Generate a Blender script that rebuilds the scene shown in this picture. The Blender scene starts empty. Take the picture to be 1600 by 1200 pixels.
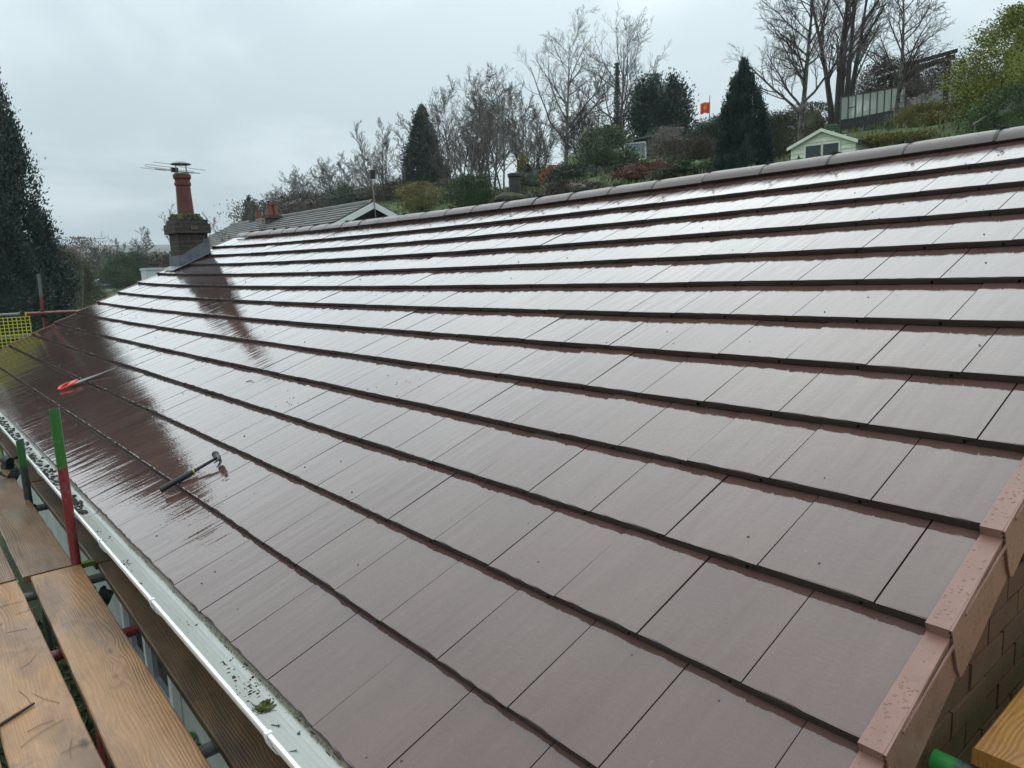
import bpy, bmesh, math, random
import numpy as np
from mathutils import Matrix, Vector

scene = bpy.context.scene
COL = scene.collection
rad = math.radians

# ------------------------------------------------------------------ camera
# world frame: X towards the ridge, Y along the eaves away from the camera, Z up;
# the origin is the near corner of the eaves (ground lies 2.7 m below it)
CAM_ROT = np.array([[0.7601094411647493, -0.6487931024104324, -0.03607142521246931],
                    [-0.13408060360940519, -0.10228397264964553, -0.9856776251263615],
                    [0.6358113157124132, 0.7540593472689353, -0.16473758407964195]])
CAM_POS = np.array([-0.7344, -0.5414, 1.2267])
FPX = 1152.41
cam_data = bpy.data.cameras.new('camera')
cam = bpy.data.objects.new('camera', cam_data)
COL.objects.link(cam)
cam_data.sensor_fit = 'HORIZONTAL'
cam_data.sensor_width = 36.0
cam_data.lens = FPX / 1600.0 * 36.0
cam_data.clip_start = 0.05
cam_data.clip_end = 9000.0
_m = Matrix.Identity(4)
for _i in range(3):
    _m[_i][0] = CAM_ROT[0][_i]
    _m[_i][1] = -CAM_ROT[1][_i]
    _m[_i][2] = -CAM_ROT[2][_i]
    _m[_i][3] = CAM_POS[_i]
cam.matrix_world = _m
scene.camera = cam

# ------------------------------------------------------------------ world: overcast sky
SUN_EL, SUN_AZ = 47.0, 52.0            # assumed veiled sun, ahead and to the right, aimed to brighten the roof reflections
world = bpy.data.worlds.new('World')
scene.world = world
world.use_nodes = True
wt = world.node_tree
wt.nodes.clear()
def wn(t, **kw):
    n = wt.nodes.new(t)
    for k, v in kw.items():
        setattr(n, k, v)
    return n
def wmath(op, a, b=None, clamp=False):
    n = wn('ShaderNodeMath', operation=op, use_clamp=clamp)
    for i, s in enumerate((a, b)):
        if s is None:
            continue
        if isinstance(s, (int, float)):
            n.inputs[i].default_value = s
        else:
            wt.links.new(s, n.inputs[i])
    return n.outputs[0]
w_tc = wn('ShaderNodeTexCoord')
w_sep = wn('ShaderNodeSeparateXYZ')
wt.links.new(w_tc.outputs['Generated'], w_sep.inputs[0])
w_up = wmath('MAXIMUM', w_sep.outputs['Z'], 0.0)
w_den = wmath('ADD', w_up, 0.22)
w_comb = wn('ShaderNodeCombineXYZ')
wt.links.new(wmath('DIVIDE', w_sep.outputs['X'], w_den), w_comb.inputs[0])
wt.links.new(wmath('DIVIDE', w_sep.outputs['Y'], w_den), w_comb.inputs[1])
w_n1 = wn('ShaderNodeTexNoise')
w_n1.inputs['Scale'].default_value = 0.85
w_n1.inputs['Detail'].default_value = 5.0
w_n1.inputs['Roughness'].default_value = 0.52
w_n1.inputs['Distortion'].default_value = 0.4
wt.links.new(w_comb.outputs[0], w_n1.inputs['Vector'])
w_ramp = wn('ShaderNodeValToRGB')
w_ramp.color_ramp.interpolation = 'EASE'
w_ramp.color_ramp.elements[0].position = 0.40
w_ramp.color_ramp.elements[0].color = (0.57, 0.69, 0.745, 1)
w_ramp.color_ramp.elements[1].position = 0.60
w_ramp.color_ramp.elements[1].color = (0.745, 0.875, 0.925, 1)
wt.links.new(w_n1.outputs['Fac'], w_ramp.inputs[0])
# luminance of an overcast sky: brighter towards the zenith, (1 + 2 sin e) / 3
w_cie = wmath('ADD', wmath('MULTIPLY', w_up, 1.0), 0.97)
# warm glow added round that direction, shaped to brighten the sky the roof reflects
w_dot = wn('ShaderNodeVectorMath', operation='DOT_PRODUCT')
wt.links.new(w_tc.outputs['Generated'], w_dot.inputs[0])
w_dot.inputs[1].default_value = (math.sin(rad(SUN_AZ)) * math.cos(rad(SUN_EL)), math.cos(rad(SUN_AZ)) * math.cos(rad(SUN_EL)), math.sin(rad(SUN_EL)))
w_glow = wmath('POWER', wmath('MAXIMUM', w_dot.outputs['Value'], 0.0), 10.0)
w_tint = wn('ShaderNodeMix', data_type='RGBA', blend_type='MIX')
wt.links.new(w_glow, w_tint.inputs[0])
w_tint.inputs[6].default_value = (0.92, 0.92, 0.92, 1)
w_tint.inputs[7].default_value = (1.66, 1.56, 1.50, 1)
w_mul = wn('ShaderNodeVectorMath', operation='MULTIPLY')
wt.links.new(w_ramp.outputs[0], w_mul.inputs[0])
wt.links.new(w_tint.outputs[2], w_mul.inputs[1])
w_scl = wn('ShaderNodeVectorMath', operation='SCALE')
wt.links.new(w_mul.outputs[0], w_scl.inputs[0])
wt.links.new(w_cie, w_scl.inputs['Scale'])
w_sky = wn('ShaderNodeTexSky', sky_type='NISHITA')
w_sky.sun_disc = False
w_sky.sun_elevation = rad(SUN_EL)
w_sky.sun_rotation = rad(SUN_AZ)
w_sky.air_density = 1.6
w_sky.dust_density = 4.0
w_bg1 = wn('ShaderNodeBackground')
w_bg1.inputs['Strength'].default_value = 0.05
wt.links.new(w_sky.outputs[0], w_bg1.inputs[0])
w_bg2 = wn('ShaderNodeBackground')
w_bg2.inputs['Strength'].default_value = 1.0
wt.links.new(w_scl.outputs[0], w_bg2.inputs[0])
w_mix = wn('ShaderNodeMixShader')
w_mix.inputs[0].default_value = 0.93      # cloud cover
wt.links.new(w_bg1.outputs[0], w_mix.inputs[1])
wt.links.new(w_bg2.outputs[0], w_mix.inputs[2])
w_out = wn('ShaderNodeOutputWorld')
wt.links.new(w_mix.outputs[0], w_out.inputs[0])

sun_data = bpy.data.lights.new('sun', 'SUN')
sun_data.energy = 1.3
sun_data.angle = rad(150)              # wholly diffused by the cloud
sun_data.color = (1.0, 0.985, 0.96)
sun = bpy.data.objects.new('sun', sun_data)
COL.objects.link(sun)
_sd = Vector((math.sin(rad(SUN_AZ)) * math.cos(rad(SUN_EL)), math.cos(rad(SUN_AZ)) * math.cos(rad(SUN_EL)), math.sin(rad(SUN_EL))))
sun.rotation_euler = _sd.to_track_quat('Z', 'Y').to_euler()

vs = scene.view_settings
vs.view_transform = 'Standard'
vs.look = 'None'
vs.exposure = 0.0
vs.gamma = 1.0
vs.use_curve_mapping = False
scene.render.engine = 'CYCLES'
scene.cycles.max_bounces = 8
scene.cycles.use_denoising = True

# ------------------------------------------------------------------ helpers
def ray(x, y):
    """direction through photograph pixel x, y (1600 x 1200), depth 1"""
    return CAM_ROT.T @ np.array([(x - 800) / FPX, (y - 600) / FPX, 1.0])
def at(x, y, dist):
    """point seen at a pixel, at a horizontal distance in metres"""
    r = ray(x, y)
    return CAM_POS + r * dist / math.hypot(r[0], r[1])
def zat(x, y, dist):
    return float(at(x, y, dist)[2])

class MB:
    def __init__(self):
        self.v = []; self.f = []; self.m = []; self.uv = []; self.n = 0
    def add(self, verts, faces, mat=0, uv=None):
        o = self.n
        verts = [tuple(map(float, q)) for q in verts]
        self.v += verts
        self.n += len(verts)
        for fc in faces:
            self.f.append(tuple(i + o for i in fc))
            self.m.append(mat)
        self.uv += list(uv) if uv is not None else [(q[0], q[1]) for q in verts]
        return self
    def box(self, lo, hi, mat=0, M=None):
        x0, y0, z0 = lo; x1, y1, z1 = hi
        vv = [(x0, y0, z0), (x1, y0, z0), (x1, y1, z0), (x0, y1, z0), (x0, y0, z1), (x1, y0, z1), (x1, y1, z1), (x0, y1, z1)]
        if M is not None:
            vv = [tuple(M @ Vector(q)) for q in vv]
        return self.add(vv, [(0, 3, 2, 1), (4, 5, 6, 7), (0, 1, 5, 4), (1, 2, 6, 5), (2, 3, 7, 6), (3, 0, 4, 7)], mat)
    def tube(self, pts, r, n=10, mat=0, cap=True, hollow=0.0):
        pts = [np.array(q, float) for q in pts]
        rs = r if isinstance(r, (list, tuple)) else [r] * len(pts)
        vv = []; uv = []
        L = 0.0
        for i, q in enumerate(pts):
            d = pts[min(i + 1, len(pts) - 1)] - pts[max(i - 1, 0)]
            d = d / (np.linalg.norm(d) + 1e-12)
            a = np.array([0, 0, 1.0]) if abs(d[2]) < 0.9 else np.array([1.0, 0, 0])
            e1 = np.cross(d, a); e1 /= np.linalg.norm(e1)
            e2 = np.cross(d, e1)
            if i:
                L += np.linalg.norm(q - pts[i - 1])
            for k in range(n):
                t = 2 * math.pi * k / n
                vv.append(q + rs[i] * (math.cos(t) * e1 + math.sin(t) * e2))
                uv.append((k / n, L))
        ff = []
        for i in range(len(pts) - 1):
            for k in range(n):
                a0 = i * n + k; a1 = i * n + (k + 1) % n
                ff.append((a0, a1, a1 + n, a0 + n))
        if cap:
            ff.append(tuple(range(n - 1, -1, -1)))
            ff.append(tuple((len(pts) - 1) * n + k for k in range(n)))
        return self.add(vv, ff, mat, uv)
    def lathe(self, prof, c=(0, 0, 0), n=20, mat=0):
        vv = []; ff = []
        for (r, z) in prof:
            for k in range(n):
                t = 2 * math.pi * k / n
                vv.append((c[0] + r * math.cos(t), c[1] + r * math.sin(t), c[2] + z))
        for i in range(len(prof) - 1):
            for k in range(n):
                a0 = i * n + k; a1 = i * n + (k + 1) % n
                ff.append((a0, a1, a1 + n, a0 + n))
        return self.add(vv, ff, mat)
    def prism(self, poly, x0, x1, axis='x', mat=0):
        """extrude a 2-D polygon along an axis; poly in the two other axes in order"""
        n = len(poly)
        def P(q, t):
            if axis == 'x': return (t, q[0], q[1])
            if axis == 'y': return (q[0], t, q[1])
            return (q[0], q[1], t)
        vv = [P(q, x0) for q in poly] + [P(q, x1) for q in poly]
        ff = [(i, (i + 1) % n, (i + 1) % n + n, i + n) for i in range(n)]
        ff += [tuple(range(n - 1, -1, -1)), tuple(range(n, 2 * n))]
        return self.add(vv, ff, mat)
    def mesh(self, name, mats, smooth=False, fix=True):
        me = bpy.data.meshes.new(name)
        me.from_pydata(self.v, [], self.f)
        for m in mats if isinstance(mats, (list, tuple)) else [mats]:
            me.materials.append(m)
        me.polygons.foreach_set('material_index', self.m)
        uvl = me.uv_layers.new(name='uv')
        li = np.zeros(len(me.loops), dtype=np.int32)
        me.loops.foreach_get('vertex_index', li)
        uvl.data.foreach_set('uv', np.array(self.uv, dtype=np.float32)[li].ravel())
        if fix:
            bm = bmesh.new(); bm.from_mesh(me)
            bmesh.ops.recalc_face_normals(bm, faces=bm.faces)
            bm.to_mesh(me); bm.free()
        if smooth:
            me.polygons.foreach_set('use_smooth', [True] * len(me.polygons))
            if smooth != 'all':
                try:
                    me.set_sharp_from_angle(angle=rad(38))
                except Exception:
                    pass
        me.update()
        return me
    def obj(self, name, mats, parent=None, smooth=False, loc=None, fix=True):
        return link(name, self.mesh(name, mats, smooth, fix), parent, loc)

def link(name, me, parent=None, loc=None):
    o = bpy.data.objects.new(name, me)
    COL.objects.link(o)
    if parent is not None:
        o.parent = parent
    if loc is not None:
        o.location = loc
    return o
def thing(name, label, cat, loc=(0, 0, 0), rotz=0.0, group=None):
    o = link(name, None, None, tuple(map(float, loc)))
    o.rotation_euler = (0, 0, rotz)
    o.empty_display_size = 0.2
    return tag(o, label, cat, group)
def tag(o, label=None, cat=None, group=None, kind=None):
    if label: o['label'] = label
    if cat: o['category'] = cat
    if group: o['group'] = group
    if kind: o['kind'] = kind
    return o
def fast_mesh(name, V, F, mats, smooth=False):
    """numpy verts (n,3) and faces (m,k) into a mesh"""
    V = np.asarray(V, np.float32); F = np.asarray(F, np.int32)
    k = F.shape[1]
    me = bpy.data.meshes.new(name)
    me.vertices.add(len(V)); me.vertices.foreach_set('co', V.ravel())
    me.loops.add(F.size); me.loops.foreach_set('vertex_index', F.ravel())
    me.polygons.add(len(F))
    me.polygons.foreach_set('loop_start', np.arange(0, F.size, k, dtype=np.int32))
    me.polygons.foreach_set('loop_total', np.full(len(F), k, dtype=np.int32))
    for m in mats if isinstance(mats, (list, tuple)) else [mats]:
        me.materials.append(m)
    if smooth:
        me.polygons.foreach_set('use_smooth', np.ones(len(F), dtype=bool))
    me.update(calc_edges=True)
    me.validate()
    return me

# ------------------------------------------------------------------ materials
class Mat:
    """small node-graph helper"""
    def __init__(self, name):
        self.m = bpy.data.materials.new(name)
        self.m.use_nodes = True
        self.t = self.m.node_tree
        self.b = self.t.nodes['Principled BSDF']
    def n(self, ty, **kw):
        nd = self.t.nodes.new(ty)
        for k, v in kw.items():
            setattr(nd, k, v)
        return nd
    def put(self, sock, v):
        if isinstance(v, (int, float)):
            sock.default_value = v
        elif isinstance(v, (tuple, list)):
            sock.default_value = tuple(v) + ((1,) if len(v) == 3 and sock.type == 'RGBA' else ())
        else:
            self.t.links.new(v, sock)
    def coord(self, kind='Object', scale=(1, 1, 1), loc=None, rot=None):
        tc = self.n('ShaderNodeTexCoord')
        if scale == (1, 1, 1) and loc is None and rot is None:
            return tc.outputs[kind]
        mp = self.n('ShaderNodeMapping')
        mp.inputs['Scale'].default_value = scale
        if rot: mp.inputs['Rotation'].default_value = rot
        self.t.links.new(tc.outputs[kind], mp.inputs[0])
        if loc is not None:
            self.put(mp.inputs['Location'], loc)
        return mp.outputs[0]
    def noise(self, vec, scale=5, detail=4, rough=0.55, dist=0.0, out='Fac'):
        nd = self.n('ShaderNodeTexNoise')
        self.put(nd.inputs['Vector'], vec)
        nd.inputs['Scale'].default_value = scale
        nd.inputs['Detail'].default_value = detail
        nd.inputs['Roughness'].default_value = rough
        nd.inputs['Distortion'].default_value = dist
        return nd.outputs[out]
    def ramp(self, fac, stops, interp='LINEAR'):
        nd = self.n('ShaderNodeValToRGB')
        cr = nd.color_ramp
        cr.interpolation = interp
        while len(cr.elements) < len(stops):
            cr.elements.new(0.5)
        for e, (p, c) in zip(cr.elements, stops):
            e.position = p
            e.color = tuple(c) + (1,) if isinstance(c, (tuple, list)) else (c, c, c, 1)
        self.put(nd.inputs[0], fac)
        return nd.outputs[0]
    def mix(self, fac, a, b, blend='MIX'):
        nd = self.n('ShaderNodeMix', data_type='RGBA', blend_type=blend)
        self.put(nd.inputs[0], fac)
        self.put(nd.inputs[6], a)
        self.put(nd.inputs[7], b)
        return nd.outputs[2]
    def math(self, op, a, b=0.0, clamp=False):
        nd = self.n('ShaderNodeMath', operation=op, use_clamp=clamp)
        self.put(nd.inputs[0], a); self.put(nd.inputs[1], b)
        return nd.outputs[0]
    def bump(self, h, strength=0.5, dist=0.01, normal=None):
        nd = self.n('ShaderNodeBump')
        nd.inputs['Strength'].default_value = strength
        nd.inputs['Distance'].default_value = dist
        self.put(nd.inputs['Height'], h)
        if normal is not None:
            self.t.links.new(normal, nd.inputs['Normal'])
        return nd.outputs[0]
    def set(self, color=None, rough=None, normal=None, metal=None, ior=None, spec=None, coat=None, coat_rough=None, trans=None, alpha=None, coat_normal=None, coat_ior=None):
        I = self.b.inputs
        for key, v in (('Base Color', color), ('Roughness', rough), ('Normal', normal), ('Metallic', metal), ('IOR', ior),
                       ('Specular IOR Level', spec), ('Coat Weight', coat), ('Coat Roughness', coat_rough), ('Transmission Weight', trans), ('Alpha', alpha),
                       ('Coat Normal', coat_normal), ('Coat IOR', coat_ior)):
            if v is not None:
                self.put(I[key], v)
        return self.m

def mat_plain(name, col, rough=0.6, var=0.15, scale=8, metal=0.0, bump=0.0, bscale=60, ior=None, kind='Object'):
    M = Mat(name)
    c = M.coord(kind)
    nf = M.noise(c, scale, 5, 0.6)
    lo = tuple(x * (1 - var) for x in col); hi = tuple(min(1, x * (1 + var)) for x in col)
    nrm = None
    if bump:
        nrm = M.bump(M.noise(c, bscale, 4, 0.6), 0.6, bump)
    return M.set(M.ramp(nf, [(0.3, lo), (0.7, hi)]), rough, nrm, metal, ior)

def mat_leaf(name, c0, c1, rough=0.55, spec=0.4):
    """foliage: each leaf its own shade between two greens"""
    M = Mat(name)
    g = M.n('ShaderNodeNewGeometry')
    col = M.ramp(g.outputs['Random Per Island'], [(0.0, c0), (0.55, tuple((a + b) / 2 for a, b in zip(c0, c1))), (1.0, c1)])
    nf = M.noise(M.coord('Object'), 0.9, 3, 0.6)
    col = M.mix(M.math('MULTIPLY', nf, 0.55), col, tuple(x * 0.55 for x in c0))
    return M.set(col, rough, spec=spec)

def mat_bark(name, c0, c1, scale=6):
    M = Mat(name)
    nf = M.noise(M.coord('Object', (1, 1, 0.25)), scale, 5, 0.65)
    return M.set(M.ramp(nf, [(0.3, c0), (0.7, c1)]), 0.85, M.bump(nf, 0.5, 0.02))
# wet brown concrete tile: a thin, slightly rippled film of water over dull brown concrete
def make_tile_mat():
    M = Mat('wet_brown_concrete')
    uv = M.n('ShaderNodeUVMap')
    oi = M.n('ShaderNodeObjectInfo')
    ge = M.n('ShaderNodeNewGeometry')
    rnd = M.math('ADD', M.math('MULTIPLY', oi.outputs['Random'], 37.0), M.math('MULTIPLY', ge.outputs['Random Per Island'], 53.0))
    cb = M.n('ShaderNodeCombineXYZ')
    M.put(cb.inputs[0], rnd); M.put(cb.inputs[1], M.math('MULTIPLY', rnd, 1.7)); M.put(cb.inputs[2], rnd)
    def uvs(sx, sy):
        mp = M.n('ShaderNodeMapping')
        M.t.links.new(uv.outputs[0], mp.inputs[0])
        mp.inputs['Scale'].default_value = (sx, sy, 1)
        M.t.links.new(cb.outputs[0], mp.inputs['Location'])
        return mp.outputs[0]
    streak = M.noise(uvs(1.0, 0.13), 15, 2, 0.5)          # long drag marks running down the slope
    swell = M.noise(uvs(1.0, 0.6), 6, 2, 0.5)
    ripple = M.noise(uvs(0.45, 1.0), 70, 3, 0.6)           # fine cross ripples of the film
    grit = M.noise(uvs(1, 1), 420, 2, 0.6)
    tone = M.noise(uvs(1.0, 0.25), 7, 4, 0.6)
    tv = M.math('ADD', M.math('MULTIPLY', tone, 0.88), M.math('MULTIPLY', M.math('FRACT', rnd), 0.12))
    col = M.ramp(tv, [(0.25, (0.080, 0.042, 0.035)), (0.75, (0.116, 0.066, 0.056))])
    col = M.mix(M.ramp(grit, [(0.52, 0.0), (0.75, 0.5)]), col, (0.15, 0.10, 0.085))
    col = M.mix(M.ramp(M.noise(uvs(1, 1), 260, 2, 0.6), [(0.62, 0.0), (0.74, 0.6)]), col, (0.03, 0.018, 0.015))
    col = M.mix(M.ramp(M.noise(uvs(1.0, 0.45), 26, 5, 0.7), [(0.66, 0.0), (0.76, 0.4)]), col, (0.22, 0.19, 0.175))   # lime scuffs
    fine_ = M.noise(uvs(1.0, 0.06), 42, 2, 0.5)
    n0 = M.bump(fine_, 1.0, 0.00022)
    n1 = M.bump(streak, 1.0, 0.0026, n0)
    n2 = M.bump(swell, 1.0, 0.0016, n1)
    n3 = M.bump(ripple, 1.0, 0.00036, n2)
    film = M.ramp(M.noise(uvs(0.8, 0.35), 11, 5, 0.65), [(0.35, 0.02), (0.52, 0.06), (0.72, 0.17)])
    # a sealed, painted face under a film of rain: two smooth layers, faint face-on and mirror-like at a glance
    return M.set(col, film, n3, ior=1.45, coat=1.0, coat_rough=M.math('MULTIPLY', film, 0.6), coat_normal=n3, coat_ior=1.34)
M_TILE = make_tile_mat()
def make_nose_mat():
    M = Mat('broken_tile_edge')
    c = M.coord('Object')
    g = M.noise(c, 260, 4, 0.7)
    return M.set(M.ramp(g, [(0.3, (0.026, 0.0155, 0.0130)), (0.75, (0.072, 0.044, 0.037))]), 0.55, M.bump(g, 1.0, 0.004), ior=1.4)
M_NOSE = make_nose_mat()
def make_ridge_mat():
    M = Mat('damp_ridge_concrete')
    oi = M.n('ShaderNodeObjectInfo')
    cb = M.n('ShaderNodeCombineXYZ')
    M.put(cb.inputs[0], M.math('MULTIPLY', oi.outputs['Random'], 31.0))
    c = M.coord('Object', (1, 1, 1), cb.outputs[0])
    g = M.noise(c, 300, 3, 0.6)
    t = M.noise(c, 5, 4, 0.6)
    return M.set(M.ramp(t, [(0.3, (0.092, 0.066, 0.061)), (0.75, (0.13, 0.098, 0.092))]), M.ramp(M.noise(c, 8, 3), [(0.3, 0.22), (0.7, 0.36)]), M.bump(g, 1.0, 0.0005), ior=1.5)
M_RIDGE = make_ridge_mat()
def make_cap_mat():
    M = Mat('terracotta_plastic')
    c = M.coord('Object')
    g = M.noise(c, 700, 2, 0.5)
    t = M.noise(c, 12, 4, 0.6)
    return M.set(M.ramp(t, [(0.3, (0.20, 0.102, 0.076)), (0.7, (0.275, 0.148, 0.114))]), M.ramp(t, [(0.35, 0.22), (0.65, 0.42)]), M.bump(g, 0.7, 0.0006))
M_CAP = make_cap_mat()
M_BLACK = mat_plain('black_plastic', (0.012, 0.012, 0.013), 0.4, 0.2)
M_WATER = Mat('water_drop').set((0.25, 0.135, 0.105), 0.03, ior=1.4)
def make_brick_mat():
    M = Mat('wet_brown_brick')
    oi = M.n('ShaderNodeObjectInfo')
    c = M.coord('Object')
    t = M.noise(c, 14, 5, 0.65)
    base = M.ramp(oi.outputs['Random'], [(0.0, (0.085, 0.036, 0.020)), (0.5, (0.13, 0.054, 0.027)), (1.0, (0.10, 0.050, 0.031))])
    return M.set(M.mix(M.ramp(t, [(0.35, 0.0), (0.7, 0.6)]), base, (0.05, 0.033, 0.024)), 0.6, M.bump(M.noise(c, 90, 4, 0.7), 0.9, 0.004))
M_BRICK = make_brick_mat()
M_MORTAR = mat_plain('damp_mortar', (0.11, 0.080, 0.058), 0.85, 0.3, 20, bump=0.003)
def make_stack_mat(name, c0, c1, cm, row=0.075, col=0.225):
    """small far brickwork, a few pixels per brick"""
    M = Mat(name)
    bt = M.n('ShaderNodeTexBrick')
    M.put(bt.inputs['Vector'], M.coord('UV'))
    bt.inputs['Color1'].default_value = c0 + (1,); bt.inputs['Color2'].default_value = c1 + (1,); bt.inputs['Mortar'].default_value = cm + (1,)
    bt.inputs['Scale'].default_value = 1.0
    bt.inputs['Mortar Size'].default_value = 0.008
    bt.inputs['Brick Width'].default_value = col
    bt.inputs['Row Height'].default_value = row
    n = M.noise(M.coord('Object'), 7, 5, 0.65)
    return M.set(M.mix(M.ramp(n, [(0.4, 0.0), (0.65, 0.75)]), bt.outputs['Color'], (0.03, 0.028, 0.02)), 0.85, M.bump(bt.outputs['Fac'], 0.6, -0.006))
M_STACK = make_stack_mat('sooty_chimney_brick', (0.06, 0.042, 0.034), (0.036, 0.030, 0.026), (0.085, 0.078, 0.07))
def make_moss_mortar():
    M = Mat('mossy_flaunching')
    c = M.coord('Object')
    n = M.noise(c, 9, 5, 0.65)
    return M.set(M.ramp(n, [(0.38, (0.045, 0.043, 0.036)), (0.52, (0.055, 0.062, 0.022)), (0.7, (0.10, 0.105, 0.035))]), 0.95, M.bump(M.noise(c, 40, 4, 0.7), 1.0, 0.02))
M_MOSSM = make_moss_mortar()
M_POT = mat_plain('terracotta_chimney_pot', (0.105, 0.027, 0.020), 0.6, 0.35, 6, bump=0.003)
M_LEAD = mat_plain('lead_flashing', (0.11, 0.125, 0.14), 0.35, 0.35, 9, bump=0.004, bscale=25)
M_STEEL = mat_plain('dull_steel', (0.17, 0.17, 0.17), 0.45, 0.3, 20, 0.6)
M_ALU = mat_plain('aerial_aluminium', (0.30, 0.31, 0.32), 0.4, 0.15, 20, 0.8)
def make_gutter_mat():
    M = Mat('dirty_white_gutter')
    c = M.coord('Object')
    tc = M.n('ShaderNodeSeparateXYZ'); M.t.links.new(c, tc.inputs[0])
    n = M.noise(M.coord('Object', (1, 0.25, 1)), 24, 5, 0.7)
    n2 = M.noise(c, 4, 4, 0.6)
    # grime gathers in a band along the back of the trough, under the tile ends
    band = M.math('SUBTRACT', 1.0, M.math('MULTIPLY', M.math('ABSOLUTE', M.math('SUBTRACT', tc.outputs[0], 0.041)), 52.0), True)
    dirt = M.ramp(M.math('MULTIPLY', band, M.math('ADD', n, 0.45)), [(0.30, 0.0), (0.62, 1.0)])
    col = M.mix(M.ramp(n2, [(0.40, 0.0), (0.75, 0.4)]), (0.86, 0.87, 0.82), (0.70, 0.72, 0.62))
    col = M.mix(dirt, col, (0.20, 0.18, 0.10))
    fine = M.noise(c, 60, 4, 0.7)
    col = M.mix(M.math('MULTIPLY', dirt, M.ramp(fine, [(0.5, 0.0), (0.6, 1.0)])), col, (0.035, 0.032, 0.02))
    return M.set(col, 0.28, M.bump(n, 0.2, 0.001))
M_GUT = make_gutter_mat()
M_UPVC = mat_plain('white_upvc', (0.74, 0.76, 0.77), 0.3, 0.06, 12)
M_RENDER = mat_plain('pale_render', (0.42, 0.44, 0.40), 0.9, 0.14, 5, bump=0.004, bscale=120)
M_SILT = mat_plain('black_gutter_silt', (0.035, 0.032, 0.022), 0.55, 0.6, 30, bump=0.01, bscale=60)
M_GLASS_DARK = mat_plain('dark_window_glass', (0.022, 0.028, 0.034), 0.06, 0.1)

# ------------------------------------------------------------------ the roof surface
PITCH = 0.422765219
GAUGE = 0.336239174
TW = 0.300
CA, SA = math.cos(PITCH), math.sin(PITCH)
HC = [-0.0282136462, -0.103207815, 0.0331071175, 0.00423076992, 0.0175998329, 0.0224292975, 0.0250634165, 0.0768534837, -0.0596265822]
def sag(u, k):
    """the old rafters dip: height of the tile noses over the true plane, u tiles along, k courses up"""
    U = u / 45; K = k / 13
    e = math.exp(-(45 - u) / 3.0); s = 4 * U * (1 - U); t = 4 * K * (1 - K)
    return HC[0]*s*t + HC[1]*s*K + HC[2]*s + HC[3]*t + HC[4]*e + HC[5]*e*K + HC[6]*e*t + HC[7]*s*(U-.5)*K + HC[8]*s*(U-.5)
def RP(y, s, off=0.0):
    hgt = sag(y / TW, s / GAUGE) + off
    return Vector((s * CA - SA * hgt, y, s * SA + CA * hgt))
def RM(y, s, off=0.0, twist=0.0):
    """frame on the roof: x up the slope, y along the eaves, z out of the roof"""
    o = RP(y, s, off)
    ex = (RP(y, s + 0.15, off) - RP(y, s - 0.15, off)).normalized()
    ey = (RP(y + 0.15, s, off) - RP(y - 0.15, s, off)).normalized()
    ez = ex.cross(ey).normalized()
    ey = ez.cross(ex)
    m = Matrix(((ex.x, ey.x, ez.x, o.x), (ex.y, ey.y, ez.y, o.y), (ex.z, ey.z, ez.z, o.z), (0, 0, 0, 1)))
    return m @ Matrix.Rotation(twist, 4, 'Z') if twist else m
ROOF_LEN = 41.54 * TW
NC = 13
T_NOSE = 0.027

bungalow = thing('bungalow', 'bungalow with a large wet brown tiled roof filling the picture', 'house')

# deck under the tiles, both slopes, and the soffit
rb = MB()
for j in range(43):
    pass
ys = np.linspace(0.03, ROOF_LEN - 0.02, 15)
apex_k = 13.42
for i in range(len(ys) - 1):
    for a, b in zip(np.linspace(0.1, apex_k, 8)[:-1], np.linspace(0.1, apex_k, 8)[1:]):
        q = [RP(ys[i], a * GAUGE, -0.062), RP(ys[i], b * GAUGE, -0.062), RP(ys[i + 1], b * GAUGE, -0.062), RP(ys[i + 1], a * GAUGE, -0.062)]
        rb.add(q, [(0, 1, 2, 3)], 0)
AX = RP(6, apex_k * GAUGE).x
AZ = RP(6, apex_k * GAUGE, 0.0).z
rb.add([(AX - 0.05, 0, AZ - 0.10), (AX - 0.05, ROOF_LEN, AZ - 0.10), (2 * AX, ROOF_LEN, -0.05), (2 * AX, 0, -0.05)], [(0, 1, 2, 3)], 1)
rb.box((0.075, 0.03, -0.21), (0.095, ROOF_LEN - 0.03, -0.03), 2)      # fascia
rb.box((0.098, 0.03, -0.20), (0.33, ROOF_LEN - 0.03, -0.185), 2)    # soffit
roof = rb.obj('roof', [M_NOSE, M_TILE, M_UPVC], bungalow)

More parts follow.
